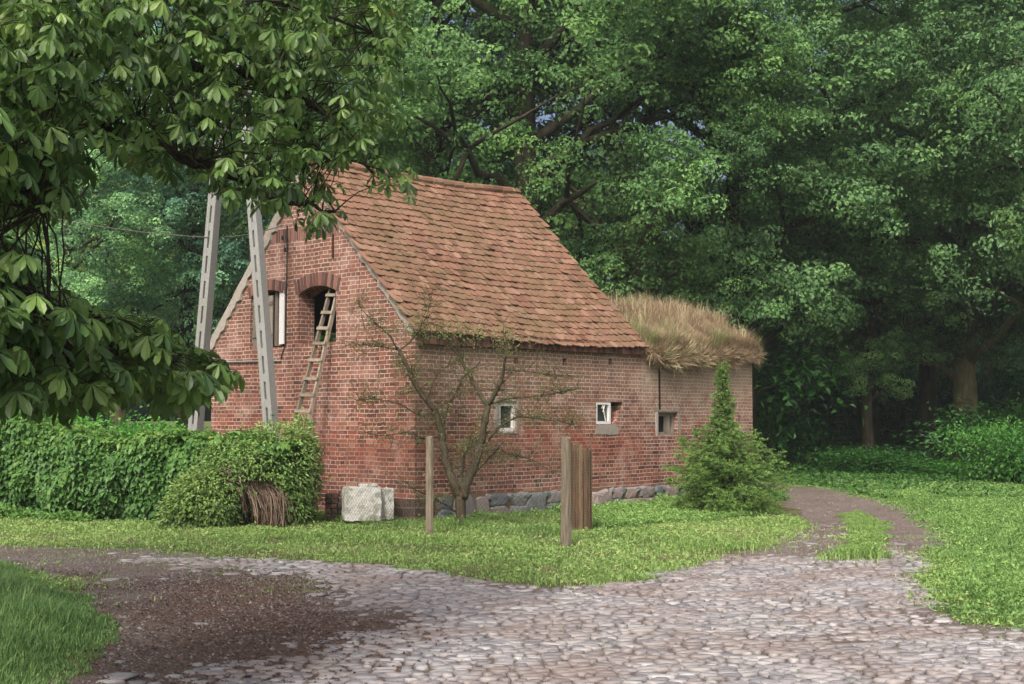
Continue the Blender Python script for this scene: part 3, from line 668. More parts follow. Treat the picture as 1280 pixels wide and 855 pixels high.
# underlay, far slope
nA, nB = 14, 8
aa, bb = np.meshgrid(np.linspace(0.003, .997, nA), np.linspace(0.01, .995, nB), indexing='ij')
P = roofP(aa, bb) - nrmR * .03; i, j = np.meshgrid(np.arange(nA - 1), np.arange(nB - 1), indexing='ij')
Fq = np.stack([i * nB + j, (i + 1) * nB + j, (i + 1) * nB + j + 1, i * nB + j + 1], -1).reshape(-1, 4)
mbu = MB().add(P.reshape(-1, 3), Fq, .1); mbu.add((P - nrmR * .06).reshape(-1, 3), Fq, .1)
ridge0, ridge1 = roofP(0, 1), roofP(1, 1)
ridge0 = ridge0 + D * .07; Lb0 = W(.01, TL + .04, ZE - .1); Lb1 = W(e1s, TL + .12, ZE - .1)
mbu.add([ridge0, ridge1, Lb1, Lb0, ridge0 - Zv * .1, ridge1 - Zv * .1, Lb1 - Zv * .1, Lb0 - Zv * .1], [(0, 1, 2, 3), (4, 7, 6, 5), (0, 3, 7, 4), (1, 5, 6, 2), (3, 2, 6, 7)], .4)
mbu.build('roof_boards', MAT['slat'], roof, origin=bld['o'])
# ridge tiles
mb = MB(); n_ = 20
for k in range(n_):
    f0, f1 = k / n_, (k + 1.12) / n_; pA = roofP(min(f0, .96), 1) ; pB = roofP(min(f1, .97), 1)
    if k == n_ - 1: continue
    dz = rng.normal(0, .008)
    mb.tube([pA + Zv * (.0 + dz), pB + Zv * (.02 + dz)], [.105, .092], 10, rng.random())
mb.build('ridge_tiles', MAT['tile'], roof, origin=bld['o'])
# pale mortar verge bands along both rakes of the gable
def verge(tA, zA, tB, zB, wdt, n, seed, pr=.045):
    rg = np.random.default_rng(seed); mb = MB(); nn = n
    dx, dz = tB - tA, zB - zA; L = math.hypot(dx, dz); nx_, nz_ = -dz / L, dx / L
    if nz_ < 0: nx_, nz_ = -nx_, -nz_
    V = []
    for k in range(nn + 1):
        f = k / nn; t, z = tA + dx * f, zA + dz * f; wj = wdt * (1 + rg.normal(0, .16))
        for (q, dep) in ((-wj, -.002), (-wj * .9, -pr), (.03, -pr - rg.random() * .01), (.03, .06)):
            V.append(W(dep, t + nx_ * q, z + nz_ * q))
    F = [(k * 4 + i, k * 4 + i + 1, (k + 1) * 4 + i + 1, (k + 1) * 4 + i) for k in range(nn) for i in range(3)]
    return mb.add(V, F, .5 + .3 * rg.random()).build('verge', MAT['plaster'], bld)
verge(-.02, ZE - .02, TM, ZA + .02, .10, 40, 1)
verge(TM, ZA + .04, TL + .06, ZE - .04, .15, 40, 2)
# earth mound that fills the top of the annex
nA, nB = 22, 16; aa, bb = np.meshgrid(np.linspace(0, 1, nA), np.linspace(0, 1, nB), indexing='ij')
zt = side(870, 408)[1]
ss = S1 - .0 + (S2 + .03 - S1) * aa; tt = -.12 + 4.7 * bb
dome = np.clip(np.sin(math.pi * np.clip(bb * 1.0 + .0, 0, 1)), 0, 1) ** .9 * np.clip((1 - aa) * 7, 0, 1) ** .6
zz = ZAN - .05 + (ZE - .12 - ZAN) * (1 - aa) + dome * (.74 + .34 * aa) + .16 * aa + (vnoise(ss * 2, tt * 2, 5) - .5) * .2
mound_z = lambda s_, t_: None
MB().add(W(ss, tt, zz).reshape(-1, 3), np.stack([i_ for i_ in [
    (np.arange(nA - 1)[:, None] * nB + np.arange(nB - 1)), (np.arange(1, nA)[:, None] * nB + np.arange(nB - 1)),
    (np.arange(1, nA)[:, None] * nB + np.arange(1, nB)), (np.arange(nA - 1)[:, None] * nB + np.arange(1, nB))]], -1).reshape(-1, 4), .5).build('earth_cover', MAT['earth'], bld, smooth=True)
# dry grass on it
n = 60000
ai, bi = rng.random(n), rng.random(n) ** 2.0
Sx = S1 + .05 + (S2 - S1 - .02) * ai; Tx = -.12 + 4.6 * bi
ia = np.clip(ai * (nA - 1), 0, nA - 1.001); ib = np.clip((Tx + .12) / 4.7 * (nB - 1), 0, nB - 1.001)
Zx = zz[ia.astype(int), ib.astype(int)]
P = W(Sx, Tx, Zx - .03)
fr = np.clip(1 - Tx / .5, 0, 1)
dirn = (-G)[None] * (fr * .15)[:, None] + rng.normal(0, .9, (n, 3)); dirn[:, 2] = 0
tuft = fbm(Sx * 1.6, Tx * 1.6, 31)
tuft2 = fbm(Sx * 5, Tx * 5, 37); Hh = (.15 + .45 * rng.random(n)) * (.3 + 1.6 * tuft2); bend = .15 + .6 * rng.random(n)
green = (fbm(Sx * 1.1, Tx * 1.1, 77) > .62) | (Sx < S1 + .35)
rn = np.where(green & (rng.random(n) < .6), rng.uniform(.85, 1, n), np.clip(rng.uniform(-.1, .75, n) + (tuft2 - .5) * .9, 0, .84))
mb = MB().blades(P, dirn, Hh, .012, bend, rn)
# hanging fringe
n = 4500; Sx = S1 + .05 + (S2 - S1) * rng.random(n); ia = np.clip((Sx - S1) / (S2 - S1) * (nA - 1), 0, nA - 1.01).astype(int)
P = W(Sx, -.05 - .1 * rng.random(n), zz[ia, 0] + .08 - .34 * rng.random(n) * hash2(np.floor(Sx * 5), Sx * 0, 3))
hang = fbm(Sx * 2.2, Sx * 0, 41)
Dn = nrm((-G)[None] * rng.uniform(.1, .6, (n, 1)) + D[None] * rng.normal(0, .35, (n, 1)) + Zv * rng.uniform(-1, -.1, (n, 1)))
mb.leaves(P, Dn, nrm(rng.normal(0, 1, (n, 3)) - G), (.10 + .34 * rng.random(n) ** 2) * (.1 + 1.3 * hang), .006, rng.uniform(0, .75, n))
n = 75000; Sx = S1 + .02 + (S2 - S1 + .03) * rng.random(n); ia = np.clip((Sx - S1) / (S2 - S1) * (nA - 1), 0, nA - 1.01).astype(int)
tf_ = fbm(Sx * 2.6, Sx * 0 + 3, 43); tq = rng.random(n) ** 1.6 * .7; jb = np.clip(tq / 4.7 * (nB - 1), 0, nB - 1.01); fb_ = jb - jb.astype(int); zq = zz[ia, jb.astype(int)] * (1 - fb_) + zz[ia, jb.astype(int) + 1] * fb_
P = W(Sx, -.14 + tq, zq + .05 - .34 * rng.random(n) * tf_ * (tq < .12))
Dn = nrm((-G)[None] * rng.uniform(-.2, .9, (n, 1)) + D[None] * rng.normal(0, .8, (n, 1)) + Zv * rng.uniform(-.3, 2.0, (n, 1)))
mb.leaves(P, Dn, nrm(rng.normal(0, 1, (n, 3)) - G), (.10 + .32 * rng.random(n)) * (.35 + tf_), .006, np.clip(rng.uniform(0, .8, n) + (tf_ > .62) * .25, 0, 1))
tag(mb.build('dry_grass', MAT['dry']), 'dry straw coloured grass growing thick on top of the low brick wing', 'grass', kind='stuff')

# ------------------------------------------------------------------ concrete A-frame pole
pole = thing('concrete_pole', 'two-legged grey concrete utility pole leaning together before the gable', 'utility pole', (-4.7, 22, 0))
def pole_leg(pb, ptp, w0, w1, slots_px):
    mb = MB(); u = nrm(ptp - pb); a = nrm(np.cross(u, [0, 1, 0])); b = np.cross(a, u); yaw = R(28)
    a2 = a * math.cos(yaw) + b * math.sin(yaw); b2 = np.cross(a2, u)
    n = 24; L = np.linalg.norm(ptp - pb); f = np.linspace(0, 1, n)
    # I-like section: two chords and a web with slots, so the openings are real
    for sgn in (-1, 1):
        V = []
        for q in f:
            w_ = w0 + (w1 - w0) * q; c = pb + u * L * q + a2 * sgn * w_ * .305
            for (x, y) in ((-1, -1), (1, -1), (1, 1), (-1, 1)): V.append(c + a2 * x * w_ * .195 + b2 * y * w_ * .42)
        F = [(k * 4 + i, k * 4 + (i + 1) % 4, k * 4 + 4 + (i + 1) % 4, k * 4 + 4 + i) for k in range(n - 1) for i in range(4)] + [(0, 3, 2, 1), ((n - 1) * 4, (n - 1) * 4 + 1, (n - 1) * 4 + 2, (n - 1) * 4 + 3)]
        mb.add(np.array(V), F, .5)
    mb.box((pb + ptp) / 2 + b2 * (w0 + w1) / 2 * .05 * np.sign(b2[1]), a2 * (w0 + w1) / 2 * .12, u * L / 2, b2 * .02, .1)
    step = .44; z = 0
    while z < L - .3:     # web pieces between the slots
        q = (z + .1) / L; w_ = w0 + (w1 - w0) * q
        mb.box(pb + u * (z + .07), a2 * w_ * .118, u * .07, b2 * w_ * .40, .4)
        z += step
    return mb.build('leg', MAT['concrete'], pole)
tR = at(316, 240, 22.0); bR = at(341, 560, 21.6); kR = (bR[2] + .3) / (tR[2] - bR[2]); bR2 = bR - (tR - bR) * kR
tL = at(270, 230, 22.2); bL = at(250, 470, 22.3); kL = (bL[2] + .3) / (tL[2] - bL[2]); bL2 = bL - (tL - bL) * kL
top_ = at(297, 45, 22.1)
pole_leg(bR2, bR2 + (tR - bR2) * ((8.0 + .3) / (tR[2] + .3)), .215, .165, None)
pole_leg(bL2, bL2 + (tL - bL2) * ((8.0 + .3) / (tL[2] + .3)), .215, .165, None)
MB().box(at(294, 90, 22.1), (.30, 0, 0), (0, .08, 0), (0, 0, .06), .5).build('crosspiece', MAT['concrete'], pole)
mb = MB(); a = at(-30, 250, 24); b = at(262, 297, 22.15); c_ = W(-.1, *gab(360, 282))
def sagline(p, q, s, n=12): f = np.linspace(0, 1, n)[:, None]; return p + (q - p) * f - Zv * 4 * s * f * (1 - f)
mb.tube(sagline(a, b, .12), .008, 4); mb.tube(sagline(b, c_, .06), .008, 4)
tag(mb.build('overhead_wire', MAT['wire']), 'thin pale wire strung past the concrete pole to the gable', 'wire')

# ------------------------------------------------------------------ ladder
lad = thing('ladder', 'grey wooden ladder leaning into the arched gable window', 'ladder', W(-1.0, 1.9, 0))
p1 = W(.05, *gab(409.5, 371.5)); p2 = W(.05, *gab(420.5, 371)); 
# foot line: out from the wall
def on_lean(px, py, s_top, z_top, s_bot=-1.05):   # point of the leaning ladder plane seen at the pixel
    top = W(s_top, 0, z_top); bot = W(s_bot, 0, 0); up = nrm(top - bot); n_ = nrm(np.cross(up, G)); return plane_hit(px, py, bot, n_)
zt_ = gab(415, 372)[1]; OL = lambda px, py: on_lean(px, py, .08, zt_)
la, lb = OL(411, 371), OL(366, 538); ra, rb = OL(420.5, 371), OL(383.5, 538)
def ext(a, b, k0, k1): return a + (a - b) * k0, b + (b - a) * k1
def rail(a, b):
    kd = (b[2] - 0) / (a[2] - b[2]); t, bt = ext(a, b, .10, kd); u = nrm(t - bt)
    s_dir = nrm(ra - la); nn = np.cross(u, s_dir)
    MB().box((t + bt) / 2, s_dir * .020, nn * .035, u * np.linalg.norm(t - bt) / 2, rng.random()).build('rail', MAT['ladder'], lad)
    return t, bt
lt, lbm = rail(la, lb); rt, rbm = rail(ra, rb)
ys = [372, 393, 412, 430.5, 451, 474, 494.5, 514.5, 538]
for y in ys:
    a = plane_hit(390, y, la, nrm(np.cross(nrm(la - lb), nrm(ra - la)))) ; f = (a[2] - lbm[2]) / (lt[2] - lbm[2])
    A1 = lbm + (lt - lbm) * f; A2 = rbm + (rt - rbm) * f; u = nrm(lt - lbm); s_dir = nrm(A2 - A1); nn = np.cross(u, s_dir)
    if nn @ np.array([0, -1., 0]) < 0: nn = -nn
    MB().box((A1 + A2) / 2 + nn * .045, s_dir * (np.linalg.norm(A2 - A1) / 2 + .035), u * .028, nn * .012, rng.random()).build('rung', MAT['ladder'], lad)
for f in (.06, .14):
    A1 = lbm + (lt - lbm) * f; A2 = rbm + (rt - rbm) * f; u = nrm(lt - lbm); s_dir = nrm(A2 - A1); nn = np.cross(u, s_dir)
    MB().box((A1 + A2) / 2 + nn * .045, s_dir * (np.linalg.norm(A2 - A1) / 2 + .03), u * .028, nn * .012, rng.random()).build('rung', MAT['ladder'], lad)

# ------------------------------------------------------------------ wire fence with its posts, slat roll
def rough_post(px, ytop, ybase, wpx, name='post', parent=None, seed=1, mat='post', lean=0, depth=None):
    b = gnd(px, ybase); dpt = b[1]; w_ = wpx / FL * dpt; t = at(px + lean, ytop, dpt); rg = np.random.default_rng(seed)
    mb = MB(); n = 9; m_ = 8; V = []
    for k in range(n):
        f = k / (n - 1); c = b + (t - b) * f - Zv * (.3 if k == 0 else 0)
        for j in range(m_):
            a = 2 * math.pi * j / m_ + .39; q = (abs(math.cos(a)) ** 4 + abs(math.sin(a)) ** 4) ** -.25
            V.append(c + np.array([math.cos(a), math.sin(a), 0]) * q * w_ / 2 * (1 + rg.normal(0, .05) - .06 * f) + Zv * (rg.normal(0, .012) if k == n - 1 else 0))
    F = [(k * m_ + j, k * m_ + (j + 1) % m_, (k + 1) * m_ + (j + 1) % m_, (k + 1) * m_ + j) for k in range(n - 1) for j in range(m_)] + [tuple((n - 1) * m_ + j for j in range(m_))]
    mb.add(np.array(V), F, rg.random()); o = mb.build(name, MAT[mat], parent); return b, t, o
fb = gnd(537, 668)
fence = thing('wire_fence', 'sagging chain link fence on weathered wooden posts before the barn', 'fence', fb)
b1, t1, o1 = rough_post(537, 546, 668, 9.5, 'post', fence, 3); o1['label'] = 'thin pale wooden post'
b2, t2, o2 = rough_post(707.5, 547, 683, 13, 'post', fence, 4); o2['label'] = 'thick dark wooden post with a flat top'
b0, t0, o0 = rough_post(385, 560, 652, 9, 'post', fence, 5)
def netting(pa, pb, ha, hb, name='netting'):
    mb = MB(); L = np.linalg.norm(pb - pa); u = (pb - pa) / L; cell = .075; h0 = min(ha, hb) - .08
    n = int((L + h0) / cell)
    nn = np.array([-u[1], u[0], 0])
    def P(s_, z): return pa + u * s_ + Zv * (z + .03) - Zv * 4 * .03 * (s_ / L) * (1 - s_ / L) * (z / h0) + nn * .03 * math.sin(s_ * 1.7)
    for sg in (1, -1):
        for k in range(n):
            x0 = k * cell - (h0 if sg == 1 else 0); pts = []
            for q in np.linspace(0, 1, 5):
                s_ = x0 + h0 * q if sg == 1 else x0 + h0 - h0 * q - 0
                z = h0 * q
                if 0 <= s_ <= L: pts.append(P(s_, z))
            if len(pts) > 1: mb.tube(pts, .0016, 3, rng.random(), False)
    mb.tube([P(s_, h0) for s_ in np.linspace(0, L, 9)], .0025, 4)
    return mb.build(name, MAT['wire'], fence)
netting(b0, b1, 1.4, 1.4); netting(b1, b2, 1.4, 1.4)
rb_ = gnd(727, 662); roll = thing('slat_roll', 'upright bundle of brown wooden slats bound in wire mesh beside the thick post', 'fence roll', rb_)
n_ = 15
for k in range(n_):
    a = 2 * math.pi * k / n_; r_ = .145; c = rb_ + np.array([math.cos(a) * r_, math.sin(a) * r_ * .8, 0]); h = 1.22 + rng.uniform(-.06, .12)
    tgt = np.array([-math.sin(a), math.cos(a), 0])
    MB().box(c + Zv * h / 2 + np.array([rng.normal(0, .01), 0, 0]), tgt * .026, nrm([math.cos(a), math.sin(a), 0]) * .010, Zv * h / 2, rng.random()).build('slat', MAT['slat'], roll)
MB().tube([rb_ + Zv * .0 + np.array([-.10, -.02, 0]), rb_ + np.array([-.09, -.02, 1.30])], [.045, .045], 8, .6).build('inner_post', MAT['post'], roll)
mb = MB()
for k in range(26):
    z = .08 + k * .045; a = np.linspace(0, 2 * math.pi, 17); mb.tube(np.stack([rb_[0] + np.cos(a) * .168, rb_[1] + np.sin(a) * .14, z + 0 * a + .01 * np.sin(3 * a)], -1), .0022, 3, .2, False)
mb.build('mesh_binding', MAT['wire'], roll)

# ------------------------------------------------------------------ white block and old bricks
def rough_box(name, c, ax, ay, az, mat, label, cat, seed, group=None, amp=.02, n=7):
    rg = np.random.default_rng(seed); mb = MB(); V = []; F = []; idx = {}
    def vid(i, j, k):
        if (i, j, k) not in idx:
            idx[(i, j, k)] = len(V); p = np.array([i, j, k]) / (n - 1) * 2 - 1
            q = np.sign(p) * np.abs(p) ** 1.0; e = np.sum(np.abs(p) > .99)
            V.append(c + (ax * q[0] + ay * q[1] + az * q[2]) * (1 - .03 * (e - 1)) + rg.normal(0, amp * .5, 3))
        return idx[(i, j, k)]
    for a in range(n - 1):
        for b in range(n - 1):
            F += [(vid(a, b, 0), vid(a, b + 1, 0), vid(a + 1, b + 1, 0), vid(a + 1, b, 0)), (vid(a, b, n - 1), vid(a + 1, b, n - 1), vid(a + 1, b + 1, n - 1), vid(a, b + 1, n - 1)),
                  (vid(a, 0, b), vid(a + 1, 0, b), vid(a + 1, 0, b + 1), vid(a, 0, b + 1)), (vid(a, n - 1, b), vid(a, n - 1, b + 1), vid(a + 1, n - 1, b + 1), vid(a + 1, n - 1, b)),
                  (vid(0, a, b), vid(0, a, b + 1), vid(0, a + 1, b + 1), vid(0, a + 1, b)), (vid(n - 1, a, b), vid(n - 1, a + 1, b), vid(n - 1, a + 1, b + 1), vid(n - 1, a, b + 1))]
    mb.add(np.array(V), F, rg.random()); o = mb.build(name, MAT[mat], origin=tuple(c - az)); return tag(o, label, cat, group)
ya = 20.9
cb = at(452, 628, ya); cb[2] = .34
ux = np.array([math.cos(R(12)), math.sin(R(12)), 0]); uy = np.array([-ux[1], ux[0], 0])
rough_box('white_block', np.array([cb[0], cb[1], .32]), ux * .30, uy * .25, Zv * .27, 'block', 'big rough white stone block lying by the gable corner', 'stone block', 5, amp=.012)
c2 = at(477, 628, ya + .1); rough_box('white_block', np.array([c2[0], c2[1] + .12, .30]), ux * .17, uy * .2, Zv * .25, 'block', 'narrow white stone block on the right side of the big one', 'stone block', 6, amp=.012)
c3 = at(460, 604, ya); rough_box('white_slab', np.array([c3[0], c3[1] + .02, .615]), ux * .15, uy * .14, Zv * .018, 'block', 'small flat white slab lying on top of the big white block', 'stone slab', 7, amp=.004)
k = 0
for row in range(5):
    for cx in range(3 - (row == 4)):
        c = at(411 + cx * 8.4, 640, 21.6); c = np.array([c[0] + rng.normal(0, .006), c[1] + rng.normal(0, .02), .055 + row * .083 + .02])
        rough_box('old_brick', c, np.array([.052, 0, 0]), np.array([0, .12, 0]), Zv * .036, 'oldbrick', 'dark old brick stacked between the creeper and the white block', 'brick', 100 + k, 'old bricks stacked by the gable', amp=.003, n=3); k += 1

exec_trees = True
# ------------------------------------------------------------------ trees
def limb_path(a, b, n=7, sag=0.0, jit=.06):
    f = np.linspace(0, 1, n)[:, None]; L = np.linalg.norm(b - a)
    p = a + (b - a) * f + Zv * (sag * L * 4 * f * (1 - f)); j = rng.normal(0, jit * L * .4, (n, 3)); j[0] = j[-1] = 0
    return p + j * np.sin(np.pi * f)
def make_tree(name, seed, H, rx, zc, rz, nb=110, sub=15, lv=34, leaf=.13, trunk_r=.4, mat='oak', barkm='bark', low=None, bough=1.7, trunk_top=.8, base_z=0, slot=False):
    """prototype: returns (trunk mesh object, crown mesh object) with local coordinates"""
    rg = np.random.default_rng(seed)
    th_ = rg.random(nb) * 2 * math.pi; cz = rg.uniform(-1, 1, nb); rr = rg.uniform(.45, 1.0, nb) ** .6
    x = np.cos(th_) * np.sqrt(1 - cz ** 2) * rr * rx; y = np.sin(th_) * np.sqrt(1 - cz ** 2) * rr * rx; z = zc + cz * rz * rr
    B = np.stack([x, y, z], -1)
    if slot: B = B[~((np.abs(B[:, 0]) < 1.2) & (B[:, 1] < .5) & (B[:, 2] < zc + .5))]; nb = len(B)
    cr = MB(); tr = MB()
    # trunk
    zt = np.linspace(0, H * trunk_top, 12); wob = np.cumsum(rg.normal(0, .10, (12, 2)), 0); wob -= wob[0]
    tp_ = np.stack([wob[:, 0], wob[:, 1], zt + base_z], -1); rad_ = trunk_r * (1 - .78 * (zt / zt[-1])) ; rad_[0] *= 1.35
    tr.tube(tp_, rad_, 12)
    tpos = lambda h: np.array([np.interp(h, tp_[:, 2], tp_[:, 0]), np.interp(h, tp_[:, 2], tp_[:, 1]), h])
    prim = B[rg.permutation(nb)[:22]]
    for b in prim:
        h = np.clip(b[2] - abs(np.hypot(b[0], b[1])) * rg.uniform(.3, .7), H * .16, H * trunk_top * .95)
        a = tpos(h); pth = limb_path(a, b, 8, .05); r0 = trunk_r * .38 * (1 - h / H * .5)
        tr.tube(pth, np.linspace(r0, .03, 8), 6)
        for q in range(4):
            o = B[rg.integers(nb)]; 
            dd = np.linalg.norm(B - pth[5], axis=1); o = B[np.argsort(dd)[rg.integers(1, 7)]]
            tr.tube(limb_path(pth[4], o, 5, .03), np.linspace(r0 * .4, .015, 5), 4)
    # foliage
    for b in B:
        outw = nrm(np.array([b[0], b[1], (b[2] - zc) * .5]) + 1e-3)
        br = bough * rg.uniform(.7, 1.25)
        v = nrm(rg.normal(0, 1, (sub, 3)) + np.array([0, 0, .45]) + outw * .35) * (rg.random(sub) ** .35)[:, None]
        cc = b + v * np.array([br, br, br * .55]) - Zv * 0.15 * (v[:, :1] ** 2 + v[:, 1:2] ** 2) * br
        n = sub * lv; c = np.repeat(cc, lv, 0); sr = np.repeat(rg.uniform(.30, .58, sub), lv)[:, None]
        dv = nrm(rg.normal(0, 1, (n, 3)) + np.array([0, 0, .75]) + outw * .5); off = dv * sr * np.array([1, 1, .62]) * rg.uniform(.72, 1.08, (n, 1)); P = c + off
        Nn = nrm(dv + np.array([0, 0, .45]) + rg.normal(0, .30, (n, 3)))
        Dd = nrm(np.cross(dv, rg.normal(0, 1, (n, 3))) + outw * .3 - Zv * .25)
        tone = np.repeat(np.clip(rg.normal(.42, .13) + rg.normal(0, .13, sub), 0, 1), lv) + rg.normal(0, .11, n)
        L = leaf * rg.uniform(.7, 1.3, n)
        cr.leaves(P, Dd, Nn, L, L * .72, np.clip(tone, 0, 1))
    return tr, cr, name
protos = {}
def proto(key, *a, **k):
    tr, cr, nm = make_tree(key, *a, **k)
    protos[key] = (tr, cr, MAT[k.get('barkm', 'bark')], MAT[k.get('mat', 'oak')], {})
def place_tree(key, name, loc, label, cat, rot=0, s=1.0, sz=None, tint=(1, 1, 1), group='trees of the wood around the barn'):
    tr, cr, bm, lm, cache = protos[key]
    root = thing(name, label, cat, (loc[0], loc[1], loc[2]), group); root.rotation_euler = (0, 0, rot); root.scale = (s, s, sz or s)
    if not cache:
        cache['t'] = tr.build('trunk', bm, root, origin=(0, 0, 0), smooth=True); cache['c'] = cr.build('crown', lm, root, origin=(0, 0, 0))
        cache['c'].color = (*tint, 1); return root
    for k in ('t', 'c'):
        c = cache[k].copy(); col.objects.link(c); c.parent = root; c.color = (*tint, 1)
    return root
proto('big_oak', 11, 19, 6.2, 11.0, 7.6, nb=135, sub=15, lv=62, leaf=.115, trunk_r=.5, slot=True)
proto('broad_oak', 12, 18, 6.6, 10.2, 7.0, nb=135, sub=15, lv=62, leaf=.11, trunk_r=.45, barkm='bark_pale')
proto('slim_oak', 13, 18, 4.0, 10.5, 7.2, nb=85, sub=14, lv=62, leaf=.115, trunk_r=.33)
TR = [
 # key, px, depth, label, rot, s, tint; pale bluish tints of the left background trees paint haze
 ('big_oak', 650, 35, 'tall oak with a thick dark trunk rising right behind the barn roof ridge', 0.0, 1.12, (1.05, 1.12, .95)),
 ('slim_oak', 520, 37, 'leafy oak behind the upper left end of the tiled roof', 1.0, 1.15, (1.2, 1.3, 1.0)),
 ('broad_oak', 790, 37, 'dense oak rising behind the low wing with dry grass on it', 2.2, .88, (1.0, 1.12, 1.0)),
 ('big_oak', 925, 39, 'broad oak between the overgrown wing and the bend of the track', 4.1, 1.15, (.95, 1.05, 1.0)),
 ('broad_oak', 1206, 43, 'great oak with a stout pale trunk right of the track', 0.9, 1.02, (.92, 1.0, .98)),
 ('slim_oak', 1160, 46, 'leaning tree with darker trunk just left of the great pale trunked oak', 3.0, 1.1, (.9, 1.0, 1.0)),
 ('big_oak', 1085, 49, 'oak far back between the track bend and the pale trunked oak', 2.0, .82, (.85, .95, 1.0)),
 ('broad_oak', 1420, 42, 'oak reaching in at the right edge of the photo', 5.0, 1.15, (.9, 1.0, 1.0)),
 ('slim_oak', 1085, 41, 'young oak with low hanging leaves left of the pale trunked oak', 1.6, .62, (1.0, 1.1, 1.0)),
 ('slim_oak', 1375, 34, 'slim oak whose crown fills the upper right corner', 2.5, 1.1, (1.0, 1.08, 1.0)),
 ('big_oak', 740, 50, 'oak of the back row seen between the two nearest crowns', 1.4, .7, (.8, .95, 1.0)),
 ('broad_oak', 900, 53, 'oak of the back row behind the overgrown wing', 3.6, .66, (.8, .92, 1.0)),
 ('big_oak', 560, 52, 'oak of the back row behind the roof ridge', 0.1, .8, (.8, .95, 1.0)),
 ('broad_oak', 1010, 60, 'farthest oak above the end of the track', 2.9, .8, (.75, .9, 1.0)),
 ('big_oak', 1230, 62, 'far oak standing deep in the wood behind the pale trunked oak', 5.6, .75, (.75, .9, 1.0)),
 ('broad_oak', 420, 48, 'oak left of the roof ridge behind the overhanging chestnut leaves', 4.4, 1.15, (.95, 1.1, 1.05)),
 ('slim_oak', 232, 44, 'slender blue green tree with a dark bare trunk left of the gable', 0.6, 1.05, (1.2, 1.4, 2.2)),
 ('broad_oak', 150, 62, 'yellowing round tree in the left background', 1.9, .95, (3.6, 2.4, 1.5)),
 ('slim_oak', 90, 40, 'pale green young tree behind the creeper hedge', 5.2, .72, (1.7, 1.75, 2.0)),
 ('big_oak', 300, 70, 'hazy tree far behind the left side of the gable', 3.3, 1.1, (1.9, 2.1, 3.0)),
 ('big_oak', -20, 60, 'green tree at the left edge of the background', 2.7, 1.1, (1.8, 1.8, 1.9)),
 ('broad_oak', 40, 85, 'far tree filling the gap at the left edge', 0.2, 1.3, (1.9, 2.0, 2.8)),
]
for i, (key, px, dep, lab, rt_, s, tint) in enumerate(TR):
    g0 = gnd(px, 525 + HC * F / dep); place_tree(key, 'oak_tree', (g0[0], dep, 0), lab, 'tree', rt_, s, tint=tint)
for i, (x, y, key) in enumerate([(-30, 95, 'big_oak'), (-12, 100, 'broad_oak'), (4, 88, 'big_oak'), (20, 92, 'broad_oak'), (36, 86, 'big_oak'), (33, 60, 'broad_oak'), (-26, 74, 'broad_oak'), (14, 74, 'slim_oak'), (26, 72, 'big_oak')]):
    place_tree(key, 'oak_tree', (x, y, 0), 'distant oak of the closed wood behind the nearer trees', 'tree', i * 1.3, .95, tint=(.85, 1.0, 1.1), group='distant oaks closing the wood')
# bushes of the undergrowth
def make_bush(seed, r, h, n, leaf, mat, drooping=0.0):
    rg = np.random.default_rng(seed); mb = MB(); nb = 26
    B = np.stack([rg.normal(0, r * .5, nb), rg.normal(0, r * .5, nb), rg.uniform(.15, .95, nb) * h], -1)
    k = n // nb
    for b in B:
        k_ = k; off = rg.normal(0, 1, (k_, 3)) * np.array([r * .3, r * .3, h * .13]); P = b + off; P[:, 2] = np.maximum(P[:, 2], .02)
        outw = nrm(P - np.array([0, 0, h * .3])); Nn = nrm(outw * .8 + np.array([0, 0, .7]) + rg.normal(0, .4, (k_, 3))); Dd = nrm(outw + rg.normal(0, .6, (k_, 3)) - Zv * .3)
        L = leaf * rg.uniform(.6, 1.3, k_); mb.leaves(P, Dd, Nn, L, L * .6, np.clip(rg.normal(.45, .12) + rg.normal(0, .15, k_), 0, 1))
    st = MB()
    for b in B[:12]: st.tube(limb_path(np.array([rg.normal(0, .1), rg.normal(0, .1), 0]), b, 5, .05), np.linspace(.03, .008, 5), 4)
    return st, mb
protos['bush'] = (*make_bush(3, 1.3, 1.5, 9000, .11, 'weed'), MAT['bark'], MAT['weed'], {})
def bush(px, dep, s, sz, label, tint, rot):
    g0 = gnd(px, 525 + HC * F / dep); r_ = place_tree('bush', 'bush', (g0[0], dep, 0), label, 'bush', rot, s, sz, tint, 'bushes of the undergrowth')
